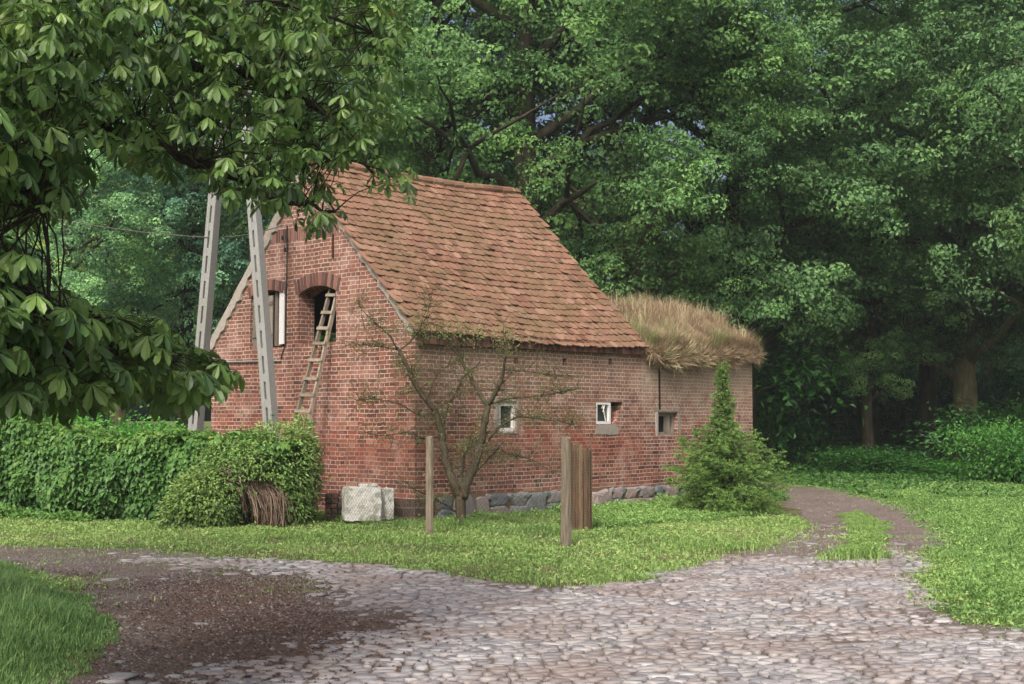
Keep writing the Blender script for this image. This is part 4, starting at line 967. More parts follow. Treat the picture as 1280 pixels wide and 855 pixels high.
for q in [(1262, 33, .8, .95, 'bright green bush at the right edge below the oaks', (2.0, 1.9, 1.6), 0),
          (1195, 37, 1.1, .30, 'low bush at the foot of the pale trunked oak', (1.5, 1.5, 1.3), 1),
          (1120, 39, 1.1, .28, 'low bush left of the pale trunked oak beside the track', (1.4, 1.4, 1.2), 2),
          (1060, 43, 1.2, .5, 'bush in the shade on the far side of the track', (1.0, 1.1, 1.0), 3),
          (985, 46, 1.4, .9, 'bush in the dark gap at the end of the track', (1.0, 1.1, 1.0), 4),
          (1290, 38, 1.6, 1.3, 'tall dark bush behind the bright one at the right edge', (1.0, 1.1, 1.0), 5),
          (930, 52, 2.0, 1.6, 'bush showing just past the right corner of the brick wing', (.9, 1.0, 1.0), 6),
          (1120, 56, 2.4, 2.0, 'dark thicket between the tree trunks', (.7, .8, .8), 7),
          (1010, 60, 2.6, 2.4, 'dark thicket far down the track', (.7, .8, .8), 8),
          (1250, 55, 2.6, 2.2, 'dark thicket behind the pale trunked oak', (.7, .8, .8), 9),
          (60, 30, 1.2, 1.1, 'bright bush behind the hedge at the left', (2.2, 2.3, 1.6), 10),
          (180, 29, 1.0, .9, 'light green bush behind the hedge near the gable', (2.0, 2.2, 1.5), 11),
          (1086, 38.5, 1.0, .5, 'bush hiding the foot of the young oak beside the track', (1.1, 1.2, 1.0), 13),
          (1180, 52, 2.2, 2.2, 'dark thicket just behind the leaning tree', (.7, .8, .8), 14),
          (1130, 70, 3.4, 3.2, 'farthest dark thicket of the wood', (.6, .7, .7), 15),
          (820, 40, 2.0, 2.6, 'tall bush behind the top of the brick wing', (1.2, 1.4, 1.2), 12)]: bush(*q)

wr = W(-.02, *gab(392, 426)); wp = thing('window_weed', 'small weeds sprouting on the sill of the arched gable window', 'plant', wr)
mb = MB(); st = MB()
for k in range(9):
    a = W(rng.uniform(.0, .25), *gab(rng.uniform(388, 412), 427)); b = a + np.array([rng.normal(0, .06), -.05, rng.uniform(.08, .26)]); st.tube(limb_path(a, b, 4, 0, .2), [.004, .003, .003, .002], 4)
    P = a + (b - a) * rng.random((9, 1)) + rng.normal(0, .02, (9, 3)); mb.leaves(P, rng.normal(0, 1, (9, 3)), [0, -.5, .8] + rng.normal(0, .4, (9, 3)), .055, .03, rng.uniform(.5, 1, 9))
mb.build('leaves', MAT['weed'], wp); st.build('stems', MAT['weed'], wp)
n = 9000; sA = rng.uniform(-.1, 9.0, n); sh_ = fbm(sA * 1.3, sA * 0, 3); tB = -.05 - np.abs(rng.normal(0, .16, n)); P = W(sA, tB, 0); P[:, 2] = ground_z(P[:, 0], P[:, 1]) + rng.random(n) * .34 * sh_ ** 2 * 1.3
tag(MB().leaves(P, rng.normal(0, 1, (n, 3)) + [0, -.3, .3], [0, -.4, .9] + rng.normal(0, .4, (n, 3)), rng.uniform(.025, .07, n), .025, rng.uniform(.4, 1, n)).build('wall_weeds', MAT['meadow']), 'low weeds growing against the field stone foundation', 'weeds', kind='stuff')
# ------------------------------------------------------------------ creeper hedge along the yard
hroot = gnd(200, 640)
hedge = thing('creeper_hedge', 'long leafy creeper hedge along the yard left of the barn', 'hedge', hroot)
hp = np.array([[-11.5, 24.0], [-9.3, 23.0], [-7.0, 21.9], [-5.0, 21.2], [-3.3, 20.6]])
def hpt(f): 
    q = f * (len(hp) - 1); i = np.clip(q.astype(int), 0, len(hp) - 2); r_ = (q - i)[:, None]; return hp[i] * (1 - r_) + hp[i + 1] * r_
def htop(f): return 1.30 + .22 * (vnoise(f * 14, f * 0, 3) - .5) + .22 * np.exp(-((f - .36) / .10) ** 2) + .06 * (f > .2)
n = 30000; f = rng.random(n); base2 = hpt(f); face = rng.random(n)
ndir = nrm(np.array([-.42, -.91]))
ht = htop(f)
zf = rng.random(n) ** .8
bulge = .30 + .22 * np.sin(zf * 2.6) + .42 * (vnoise(f * 30, zf * 3, 8) - .5)
isf = face < .74
q_ = np.where(isf, bulge + rng.normal(0, .03, n), rng.uniform(-.35, .42, n)); z = np.where(isf, zf * ht, ht + .08 * (vnoise(f * 40, q_ * 4, 6) - .5) + rng.normal(0, .03, n))
P = np.stack([base2[:, 0] + ndir[0] * q_, base2[:, 1] + ndir[1] * q_, z], -1)
nn = np.where(isf[:, None], np.array([ndir[0], ndir[1], .55]), np.array([0, -.3, 1.])) + rng.normal(0, .28, (n, 3))
dd = np.where(isf[:, None], np.array([ndir[0] * .3, ndir[1] * .3, -1.]), np.array([ndir[0] * .8, ndir[1] * .8, -.3])) + rng.normal(0, .6, (n, 3))
L = rng.uniform(.045, .13, n)
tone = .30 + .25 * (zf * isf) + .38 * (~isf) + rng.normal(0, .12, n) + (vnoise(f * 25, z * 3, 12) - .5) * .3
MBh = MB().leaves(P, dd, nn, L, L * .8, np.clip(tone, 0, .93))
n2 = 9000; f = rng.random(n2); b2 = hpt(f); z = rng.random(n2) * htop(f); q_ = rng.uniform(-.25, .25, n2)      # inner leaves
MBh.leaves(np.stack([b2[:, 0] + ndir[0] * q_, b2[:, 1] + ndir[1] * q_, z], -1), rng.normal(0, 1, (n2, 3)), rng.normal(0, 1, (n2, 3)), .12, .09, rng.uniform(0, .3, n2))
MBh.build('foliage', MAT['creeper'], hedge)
mb = MB()
for f_ in np.linspace(0, 1, 90):
    b_ = hpt(np.array([f_]))[0]; hh_ = float(htop(np.array([f_]))[0]); a = np.array([b_[0], b_[1], 0]); b = a + np.array([rng.normal(0, .2), rng.normal(0, .1), hh_])
    mb.tube(limb_path(a, b, 5, 0, .1), np.linspace(.022, .008, 5), 4, rng.random())
mb.build('stem', MAT['dead'], hedge)
# low ground cover at the hedge's left foot
n = 7000; X = rng.uniform(-11.5, -6.9, n); f = (X + 11.5) / 4.6; Y = np.interp(X, hp[:, 0], hp[:, 1]) - .55 - rng.random(n) * .9 * (1 - f * .6)
hgt = .22 * (1 - f * .4) * (.5 + vnoise(X * 3, Y * 3, 4)); P = np.stack([X, Y, rng.random(n) ** .4 * hgt], -1)
tag(MB().leaves(P, rng.normal(0, 1, (n, 3)) - [0, .5, .2], [0, -.5, 1] + rng.normal(0, .3, (n, 3)), rng.uniform(.04, .09, n), .045, rng.uniform(.35, .85, n)).build('ground_cover', MAT['creeper']), 'low leafy ground cover at the left foot of the creeper hedge', 'ground cover', kind='stuff')
# tangled mound in front of the hedge's end
mroot = gnd(300, 660); mound = thing('tangled_bush', 'rounded tangled bush at the end of the hedge with a brown dead hollow', 'bush', mroot)
def ell(n, c, r3, low=0.0):
    v = nrm(rng.normal(0, 1, (n, 3))); v[:, 2] = np.abs(v[:, 2]) if low == 0 else v[:, 2]; return c + v * r3 * (1 + rng.normal(0, .07, (n, 1))), v
mbm = MB()
blobs = [(at(258, 630, 20.1), (.55, .55, .52)), (at(300, 600, 20.5), (.75, .6, .62)), (at(345, 590, 20.6), (.62, .55, .75)), (at(376, 590, 20.9), (.30, .45, .85)), (at(236, 640, 20.2), (.42, .5, .35)), (at(366, 635, 20.6), (.30, .35, .35))]
for c, r3 in blobs:
    c = np.array(c); n = int(5200 * r3[0]); P, v = ell(n, c, np.array(r3), 1); P[:, 2] = np.maximum(P[:, 2], .03)
    # leave the dead hollow free of green leaves
    X = (P - [0, 0, HC]); pxs = 640 + F * X[:, 0] / P[:, 1]
    hc = at(322, 632, 19.9); dh = np.hypot((P[:, 0] - hc[0]) / .33, (P[:, 2] - hc[2]) / .42)
    k_ = ~((dh < 1) & (P[:, 1] < 20.55)); P, v = P[k_], v[k_]; n = len(P)
    Dd = nrm(v + rng.normal(0, .5, (n, 3)) - Zv * .6); Nn = nrm(v + Zv * .6 + rng.normal(0, .3, (n, 3))); L = rng.uniform(.04, .10, n)
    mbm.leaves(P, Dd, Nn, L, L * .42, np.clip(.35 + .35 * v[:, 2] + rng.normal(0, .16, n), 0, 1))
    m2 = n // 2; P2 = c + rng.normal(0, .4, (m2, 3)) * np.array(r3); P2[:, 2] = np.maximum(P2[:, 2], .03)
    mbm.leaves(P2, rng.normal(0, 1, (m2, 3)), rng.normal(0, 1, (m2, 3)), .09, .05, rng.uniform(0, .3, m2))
mbm.build('foliage', MAT['mound'], mound)
mb = MB(); top = at(316, 598, 20.3)
for k in range(330):     # arching dead stems round the hollow
    a0 = rng.uniform(-.6, 1.0); c0 = at(300 + 44 * a0, 596 + 10 * a0 ** 2 + rng.normal(0, 5), 20.42 + rng.normal(0, .10))
    e = at(318 + 34 * a0 + rng.normal(0, 11), 655 - max(0, .3 - a0) * 70 + rng.normal(0, 6), 20.08 + rng.normal(0, .10)); e[2] = max(e[2], .02)
    m_ = (c0 + e) / 2 + np.array([.12 * a0 + rng.normal(0, .03), -.12, .10]); mb.tube([c0, (c0 + m_) / 2 + [0, -.02, .03], m_, (m_ + e) / 2 + [.02, -.02, 0], e], rng.uniform(.003, .007), 3, rng.random(), False)
mb.build('dead_stems', MAT['dead'], mound)
hc = at(322, 640, 20.45); mb = MB()
for k in range(120):
    p = hc + rng.normal(0, 1, 3) * [.2, .10, .2]; q = hc + rng.normal(0, 1, 3) * [.3, .12, .25]; p[2] = max(p[2], .02); q[2] = max(q[2], .02); mb.tube([p, q], .004, 3, rng.random() * .4, False)
mb.build('inner_twigs', MAT['dead'], mound)

# ------------------------------------------------------------------ spruce
sb = gnd(905, 643); sb = np.array([sb[0] * 24.2 / sb[1], 24.2, -.08]); SH = at(900, 452, 24.2)[2] + .1
spr = thing('spruce', 'young green spruce growing against the overgrown brick wing', 'tree', sb)
MB().tube([sb, sb + Zv * SH * .5 + [.02, 0, 0], sb + [-.05, 0, SH]], [.05, .03, .006], 8).build('trunk', MAT['bark'], spr)
mb = MB(); mbt = MB(); nb = 300
for k in range(nb):
    f = (k / nb) ** 1.3; h = .06 + f * (SH - .12); th = k * 2.39996 + rng.normal(0, .25)
    rl_ = np.interp(f, [0, .10, .28, .45, .62, 1], [.95, 1.14, 1.08, .72, .26, .07]) * rng.uniform(.5, 1.15)
    dr = np.array([math.cos(th), math.sin(th), 0]); a = sb + Zv * h; npt = 8
    q = np.linspace(0, 1, npt)[:, None]; pth = a + dr * rl_ * q + Zv * (rl_ * (.30 * q - .36 * q ** 2 + .26 * q ** 4) )
    mbt.tube(pth, np.linspace(.012, .003, npt), 4, .5, False)
    # side sprays
    ns = max(3, int(rl_ * 32))
    for s__ in range(ns):
        u = rng.uniform(.12, 1.0); p0 = a + dr * rl_ * u + Zv * (rl_ * (.30 * u - .36 * u ** 2 + .26 * u ** 4)); sg = rng.choice([-1, 1]); p0 = p0 + rng.normal(0, .03, 3)
        sd = nrm(dr * rng.uniform(.5, 1) + np.cross(dr, Zv) * sg * rng.uniform(.3, 1.1) + Zv * rng.normal(-.1, .12)); ls = rng.uniform(.07, .2) * (1.15 - .5 * u) * min(1.1, .25 + rl_ * .9)
        nn_ = 16; tt_ = rng.random(nn_)[:, None]; Pn = p0 + sd * ls * tt_
        Dn = nrm(sd * .9 + rng.normal(0, .55, (nn_, 3))); tone = np.clip(.25 + .6 * u * tt_[:, 0] + rng.normal(0, .1, nn_), 0, 1)
        mb.leaves(Pn, Dn, rng.normal(0, 1, (nn_, 3)), .052, .013, tone, .1)
mb.build('needles', MAT['spruce'], spr); mbt.build('branches', MAT['bark'], spr)

# ------------------------------------------------------------------ old fruit tree
fy = 20.6; ft0 = gnd(577, 655); frt = thing('fruit_tree', 'gnarled half bare fruit tree with mossy forked limbs before the side wall', 'tree', (ft0[0], fy, 0))
LIMB = [  # (points px,py,depth offset), radii start,end
 ([(577, 662, 0), (576, 640, 0), (575, 620, 0)], .10, .085),
 ([(575, 622, 0), (567, 604, .0), (561, 588, .02), (555, 560, .05), (552, 540, .0), (545, 516, -.05), (533, 498, -.1), (521, 485, -.15), (512, 464, -.2), (503, 446, -.25), (497, 436, -.25)], .085, .028),
 ([(552, 552, .05), (554, 530, .1), (558, 512, .2), (568, 492, .3), (580, 470, .35), (600, 452, .4)], .045, .010),
 ([(577, 622, 0), (583, 606, 0), (592, 585, -.05), (597, 566, -.1), (603, 546, -.1), (606, 528, -.1), (609, 507, -.1)], .09, .05),
 ([(609, 508, -.1), (600, 492, 0), (590, 474, .1), (577, 452, .2), (567, 436, .2), (560, 424, .25)], .045, .014),
 ([(609, 508, -.1), (618, 492, -.15), (626, 478, -.2), (630, 462, -.2), (632, 442, -.3), (634, 424, -.3)], .045, .012),
 ([(612, 505, -.1), (634, 498, -.2), (664, 496, -.3), (690, 492, -.4), (722, 486, -.4)], .026, .005),
 ([(606, 556, -.1), (618, 540, -.2), (634, 527, -.3), (650, 521, -.3), (668, 522, -.4), (696, 526, -.5), (716, 530, -.5)], .030, .005),
 ([(595, 588, -.05), (608, 576, -.1), (618, 566, -.2), (625, 556, -.3)], .03, .01),
 ([(574, 612, 0), (577, 594, .1), (580, 576, .1), (583, 560, .1)], .035, .018),
 ([(583, 561, .1), (592, 556, .0), (600, 548, .0)], .016, .01),
 ([(497, 437, -.25), (488, 420, -.3), (470, 404, -.3), (452, 388, -.35), (446, 376, -.35)], .018, .004),
 ([(499, 438, -.25), (512, 428, -.2), (524, 412, -.2), (534, 394, -.2), (540, 372, -.2)], .016, .004),
 ([(497, 437, -.25), (480, 434, -.3), (462, 432, -.3), (438, 430, -.4)], .012, .004),
 ([(530, 494, -.1), (520, 480, -.1), (512, 452, 0)], .02, .006),
 ([(552, 545, 0), (530, 548, -.1), (508, 540, -.3), (480, 545, -.5), (455, 541, -.6)], .018, .004),
 ([(570, 640, 0), (556, 630, -.1), (536, 620, -.3), (515, 610, -.5), (503, 600, -.5)], .020, .005),
 ([(545, 514, 0), (525, 520, -.1), (500, 505, -.3), (470, 498, -.4), (450, 500, -.5)], .018, .004),
 ([(630, 462, -.2), (655, 464, -.3), (690, 468, -.35), (720, 470, -.4)], .014, .004),
 ([(620, 560, -.2), (645, 570, -.3), (668, 575, -.4), (690, 590, -.5)], .014, .004),
 ([(534, 498, -.1), (545, 470, .1), (562, 455, .2)], .014, .005),
]
mbt = MB(); tips = []
for li, (pts, r0, r1) in enumerate(LIMB):
    P = np.array([at(a, b, fy + c) for a, b, c in pts]); 
    if li == 0: P[0, 2] = -.1
    t = np.linspace(0, 1, len(P)); tf = np.linspace(0, 1, len(P) * 3); Pf = np.stack([np.interp(tf, t, P[:, k]) for k in range(3)], -1)
    Pf += rng.normal(0, min(.010, r0 * .15), Pf.shape) * (li > 0); rad_ = np.linspace(r0, r1, len(Pf)) * .92 * (1 + rng.normal(0, .05, len(Pf)))
    mbt.tube(Pf, rad_, 8 if r0 > .03 else 5, .5)
    if li > 0:
        for k in range(int(6 + len(Pf) * (.95 if r0 < .05 else .3))):
            tips.append((Pf[rng.integers(len(Pf) // 4, len(Pf))], r0))
tw = MB(); lf = MB(); LP = []
for p, r0 in tips:
    for rep in range(2):
        L = rng.uniform(.15, .55); d = nrm(np.array([rng.normal(0, 1), rng.normal(0, .55), rng.normal(.15, .55)])); e = p + d * L
        pth = limb_path(p, e, 5, rng.uniform(-.12, .08), .12); tw.tube(pth, np.linspace(.0055, .002, 5), 3, .5, False)
        for q in range(2):
            s0 = pth[rng.integers(1, 4)]; e2 = s0 + nrm(d + rng.normal(0, .8, 3)) * L * .45; tw.tube([s0, (s0 + e2) / 2 + rng.normal(0, .01, 3), e2], .002, 3, .5, False); LP.append(s0 + (e2 - s0) * rng.random((4, 1)))
        LP.append(pth[1:] + rng.normal(0, .01, (4, 3)))
mbt.build('trunk', MAT['bark_fruit'], frt, smooth=True); tw.build('twigs', MAT['bark_fruit'], frt)
LP = np.concatenate(LP); LP = LP[rng.random(len(LP)) < .95]; n = len(LP)
# dense ivy-like tuft under the left eave and on the limbs
tuft = []
for (a, b, sx, sz_, m_) in ((545, 412, .42, .09, 520), (600, 418, .45, .08, 260), (632, 432, .10, .15, 300), (500, 462, .08, .12, 120), (582, 556, .07, .05, 120), (668, 522, .12, .06, 160), (548, 520, .10, .22, 120), (604, 545, .08, .22, 120), (700, 500, .5, .3, 160), (480, 540, .5, .25, 160)):
    c = at(a, b, fy + .1); tuft.append(c + rng.normal(0, 1, (m_, 3)) * [sx, .12, sz_])
TP = np.concatenate(tuft)
lf.leaves(LP + rng.normal(0, .012, (n, 3)), rng.normal(0, 1, (n, 3)), [0, -.5, .8] + rng.normal(0, .5, (n, 3)), rng.uniform(.018, .04, n), .018, rng.uniform(0, 1, n))
n = len(TP); lf.leaves(TP, rng.normal(0, 1, (n, 3)), [0, -.5, .8] + rng.normal(0, .5, (n, 3)), rng.uniform(.03, .055, n), .026, rng.uniform(0, 1, n))
lf.build('leaves', MAT['apple'], frt)

# ------------------------------------------------------------------ horse chestnut overhanging from the left
chs = thing('chestnut_tree', 'big horse chestnut whose dark leafy branches hang in from the upper left', 'tree', (-5.6, 8.5, 0))
tr_ = MB(); tb = np.array([-5.6, 8.5, 0.])
tr_.tube([tb, tb + [.05, 0, 1.2], tb + [.1, .1, 2.5], tb + [.2, .2, 4.2], tb + [.3, .3, 6]], [.48, .38, .34, .28, .16], 14)
canopy = [(-140, -90), (490, -90), (503, 0), (505, 30), (494, 62), (500, 130), (498, 165), (524, 205), (508, 250), (478, 236), (452, 218), (434, 198), (412, 208), (422, 268), (400, 286), (372, 272), (345, 256), (312, 242), (280, 250), (262, 246), (258, 212), (225, 190), (195, 208), (140, 170), (95, 185), (88, 240), (62, 272), (20, 278), (-140, 320)]
lower = [(-140, 280), (10, 300), (60, 352), (110, 372), (180, 402), (235, 425), (282, 452), (300, 470), (262, 492), (222, 500), (160, 490), (110, 494), (40, 498), (0, 502), (-140, 540)]
def sample_poly(poly, n, dfun):
    poly = np.array(poly, float); lo, hi = poly.min(0), poly.max(0); out = []
    while len(out) < n:
        p = rng.uniform(lo, hi, (n, 2)); d = sdf(poly, p[:, 0], p[:, 1]); ok = p[d < -6]; out += list(ok)
    return np.array(out[:n])
def depth_c(px): return np.interp(px, [-140, 0, 200, 500], [5.6, 6.0, 7.4, 9.4])
limbs = []
def ch_limb(pts, r0, r1):
    P = np.array([at(a, b, c) for a, b, c in pts]); t = np.linspace(0, 1, len(P)); tf = np.linspace(0, 1, len(P) * 4)
    Pf = np.stack([np.interp(tf, t, P[:, k]) for k in range(3)], -1); Pf += rng.normal(0, .012, Pf.shape); tr_.tube(Pf, np.linspace(r0, r1, len(Pf)), 8); limbs.append(Pf)
T0 = tb + [.2, .2, 3.6]
def px_of(p): return 640 + F * p[0] / p[1]
ch_limb([(-600, 60, 8.6), (-250, 40, 7.8), (0, 60, 7.4), (180, 70, 8.0), (330, 95, 8.6), (420, 150, 9.1), (470, 220, 9.3)], .07, .010)
ch_limb([(-600, 0, 8.6), (-200, -40, 7.6), (150, -30, 7.4), (340, 0, 8.2), (470, 40, 9.0)], .04, .008)
ch_limb([(-250, 60, 7.8), (20, 150, 7.0), (160, 170, 7.4), (260, 205, 8.0), (350, 250, 8.6), (420, 268, 9.0)], .06, .010)
ch_limb([(-400, 200, 8.0), (-150, 220, 6.8), (0, 220, 6.2), (60, 262, 6.0)], .06, .010)
ch_limb([(-500, 330, 8.2), (-200, 400, 6.6), (0, 430, 6.2), (100, 432, 6.6), (170, 440, 7.0), (215, 455, 7.2)], .07, .008)
ch_limb([(-300, 300, 7.4), (-80, 350, 6.2), (30, 380, 6.0), (110, 400, 6.2)], .045, .008)
ch_limb([(330, 95, 8.6), (360, 140, 8.8), (384, 175, 8.9), (410, 200, 9.0)], .03, .008)
LPn = np.concatenate(limbs)
# palmate leaf template
M_ = [(0, 0), (.3, 0), (.58, 0), (.82, 0), (1, 0)]; Lw = [(.30, .075), (.60, .165), (.83, .15)]
tv = np.array([[x, 0] for x, _ in M_] + [[x, y] for x, y in Lw] + [[x, -y] for x, y in Lw])
tfq = np.array([(1, 5, 6, 2), (2, 6, 7, 3), (1, 2, 9, 8), (2, 3, 10, 9)]); tft = np.array([(0, 5, 1), (3, 7, 4), (0, 1, 8), (3, 4, 10)])
def add_leaflets(mb, P, Dd, Nn, L, rnd, droop):
    n = len(P); Dd = nrm(Dd); S = nrm(np.cross(Dd, Nn)); Nn = np.cross(S, Dd)
    x = tv[:, 0][None] * L[:, None]; y = tv[:, 1][None] * L[:, None] * 1.05
    z = -droop[:, None] * (tv[:, 0][None] ** 2) * L[:, None] + np.abs(y) * .28
    V = P[:, None] + Dd[:, None] * x[..., None] + S[:, None] * y[..., None] + Nn[:, None] * z[..., None]
    o = np.arange(n)[:, None, None] * 11
    mb.add(V.reshape(-1, 3), (o + tfq[None]).reshape(-1, 4), np.repeat(rnd, 11)); mb.F.append((o + tft[None]).reshape(-1, 3) + mb.n - n * 11)
mbl = MB(); tw = MB()
C1 = sample_poly(canopy, 1150, None); C2 = sample_poly(lower, 520, None)
specs = [(C1, 1.0), (C2, 1.15)]
for CP, fs in specs:
    dp = depth_c(CP[:, 0]) + rng.uniform(-.7, 1.5, len(CP))
    for (px, py), d_ in zip(CP, dp):
        c = at(px, py, d_); dd_ = np.linalg.norm(LPn - c, axis=1); k_ = np.argsort(dd_)[rng.integers(0, 16)]; a = LPn[k_]
        if np.linalg.norm(a - c) < .8: 
            pt = limb_path(a, c, 6, .06, .06); tw.tube(pt, np.linspace(.006, .0025, 6), 4, .5, False)
        m_ = rng.integers(2, 5); out_ = nrm(c - a + [0, 0, .05])
        for q in range(m_):
            pd = nrm(out_ * .6 + rng.normal(0, .8, 3) * [1, 1, .5] - Zv * .1); pl = rng.uniform(.06, .13); e = c + pd * pl
            tw.tube([c, (c + e) / 2 + Zv * .01, e], .0022, 3, .5, False)
            up = nrm(np.array([0, 0, 1.]) + pd * .55 + rng.normal(0, .25, 3)); ax = nrm(pd - Zv * .25); nl = rng.integers(5, 8)
            ax = nrm(ax - up * (ax @ up)); sd = np.cross(up, ax)
            an = np.linspace(-1, 1, nl) * R(118) + rng.normal(0, .06, nl); Ln = (.12 * fs * rng.uniform(.6, 1.15)) * (1 - .38 * np.abs(np.linspace(-1, 1, nl)) ** 1.3)
            upj = up + rng.normal(0, .12, 3)
            Dl = np.cos(an)[:, None] * ax + np.sin(an)[:, None] * sd - up * rng.uniform(.25, .75)
            r_ = np.clip(rng.normal(.45, .2), 0, .93) + (.5 if rng.random() < .004 else 0)
            add_leaflets(mbl, np.repeat(e[None], nl, 0), Dl, np.repeat(up[None], nl, 0) + rng.normal(0, .08, (nl, 3)), Ln, np.clip(r_ + rng.normal(0, .05, nl), 0, 1), np.full(nl, rng.uniform(.1, .4)))
mbl.build('leaves', MAT['chestnut'], chs); tr_.build('trunk', MAT['bark_dark'], chs, smooth=True); tw.build('twigs', MAT['bark_dark'], chs)
# the unseen rest of the crown above and left of the frame, which shades the yard
n = 7000; v = nrm(rng.normal(0, 1, (n, 3))) * (rng.random(n) ** .33)[:, None]; P = np.array([-5.6, 9.0, 6.6]) + v * [4.2, 4.0, 2.6]
X = 640 + F * P[:, 0] / np.maximum(P[:, 1], .1); Yp = 427.5 - F * np.tan(np.arctan2(P[:, 2] - HC, P[:, 1]) - PITCH)
ok = ((X < -60) | (Yp < -60)) & (P[:, 1] > 3); P = P[ok]; n = len(P)
Ln = rng.uniform(.14, .2, n); add_leaflets(mb := MB(), P, rng.normal(0, 1, (n, 3)) - [0, 0, .5], [0, 0, 1] + rng.normal(0, .4, (n, 3)), Ln, rng.uniform(.1, .8, n), np.full(n, .25))
mb.build('upper_crown', MAT['chestnut'], chs)

# ------------------------------------------------------------------ grass
def inb(x, y):      # footprint of the building
    r = np.stack([x - C[0], y - C[1]], -1); s_ = r @ D[:2]; t_ = r @ G[:2]; return (s_ > -.05) & (t_ > -.05) & (s_ < S2 + .1) & (t_ < TL)
def scatter(n, x0, x1, y0, y1):
    x, y = rng.uniform(x0, x1, n), rng.uniform(y0, y1, n)
    k_ = (np.abs(x) < y * .46 + .8) & ~inb(x, y); return x[k_], y[k_]
def dside(x, y): return -(np.stack([x - C[0], y - C[1]], -1) @ G[:2]), (np.stack([x - C[0], y - C[1]], -1) @ D[:2])
def grassmesh(name, x, y, H, W_, bend, rnd, mat, label, broad=None):
    n = len(x); P = np.stack([x, y, ground_z(x, y) - .005], -1); a = rng.random(n) * 2 * math.pi
    mb = MB().blades(P, np.stack([np.cos(a), np.sin(a), a * 0], -1), H, W_, bend, rnd)
    if broad is not None:
        m_ = broad; k_ = rng.integers(0, n, m_); Pb = P[k_] + rng.normal(0, .03, (m_, 3)) * [1, 1, 0] + Zv * (H[k_] * rng.uniform(.3, 1.0, m_))[:, None]
        L = rng.uniform(.03, .07, m_); mb.leaves(Pb, rng.normal(0, 1, (m_, 3)) * [1, 1, .4], [0, 0, 1] + rng.normal(0, .35, (m_, 3)), L, L * .55, np.clip(rnd[k_] + rng.normal(0, .15, m_), 0, 1))
    return tag(mb.build(name, MAT[mat]), label, 'grass', kind='stuff')
# lawn verge
x, y = scatter(620000, -13, 5.5, 11.5, 26); rm_ = road_mask(x, y, .45); isv = (x < 5.2) & (rm_ < .7) & (rng.random(len(x)) < np.exp(-np.clip(rm_, 0, 1) * 6))
cl = fbm(x * 2.5, y * 2.5, 51); isv &= rng.random(len(x)) < np.clip(1.9 - 2.1 * fbm(x * .9 + 5, y * 1.6, 53), .12, 1); isv &= rng.random(len(x)) < np.clip(.25 + 1.3 * (cl - .25) - np.clip(rm_ + .15, 0, 1) * 1.2, .12, 1)
ds, dl = dside(x, y); lush = np.clip((x - .6) / 1.2 + (fbm(x, y, 8) - .5), 0, 1) * np.clip((ds < 3.0) * 1.0, 0, 1)
isl = isv & (lush > .5) & (rm_ < -.35); isv &= ~isl
xv, yv = x[isv], y[isv]; n = len(xv); dsv, dlv = dside(xv, yv); dg = -(np.stack([xv - C[0], yv - C[1]], -1) @ D[:2])
nearw = np.clip(1 - np.minimum(np.where(dlv > -1, dsv, 9), np.where((dg > 0), dg, 9)) / 1.1, 0, 1)
H = rng.uniform(.02, .055, n) * (1 + nearw * 1.8) * (.7 + cl[isv]); tone = np.clip(.35 + .45 * (fbm(xv * .9, yv * .9, 61)) + rng.normal(0, .16, n) - nearw * .25, 0, 1)
grassmesh('lawn_grass', xv, yv, H, .011, .6, tone, 'lawn', 'short yellow green grass of the verge along the road', 26000)
xv, yv = x[isl], y[isl]; n = len(xv); print('lawn', isv.sum(), 'lush', n)
grassmesh('lush_grass', xv, yv, rng.uniform(.06, .17, n) * (.6 + .8 * fbm(xv * 2, yv * 2, 7)), .014, .55, np.clip(.72 + rng.normal(0, .2, n), 0, 1), 'meadow', 'lush green grass and weeds at the foot of the stone foundation', 30000)
# right meadow and strip beyond the building
x, y = scatter(520000, 2.5, 17, 9, 40); rm_ = road_mask(x, y, .45); rx_ = np.interp(y, rr[:10, 1][::-1], rr[:10, 0][::-1])
k_ = (rm_ < .5) & (rng.random(len(x)) < np.exp(-np.clip(rm_, 0, 1) * 7)) & (sdf(ISLAND, x, y) > .2) & ((x > rx_ - .3) | (y > 28)); x, y = x[k_], y[k_]; n = len(x); print('meadow', n)
edge = np.clip(-rm_[k_] / .5, .25, 1); c1 = fbm(x * 1.5, y * 1.5, 71)
grassmesh('meadow_grass', x, y, rng.uniform(.05, .14, n) * edge * (.6 + .8 * c1), .014, .6, np.clip(.32 + .5 * c1 + rng.normal(0, .2, n), 0, 1), 'meadow', 'bright green meadow grass and clover right of the track', 70000)
# strip between the ruts
x, y = scatter(400000, 3, 9, 13, 28); k_ = sdf(ISLAND, x, y) < (fbm(x * 2, y * 2, 4) - .5) * .5; x, y = x[k_], y[k_]; n = len(x); print('island', n)
grassmesh('rut_grass', x, y, rng.uniform(.02, .06, n), .010, .6, np.clip(.4 + rng.normal(0, .2, n), 0, 1), 'lawn', 'thin grass strip between the two ruts of the track')
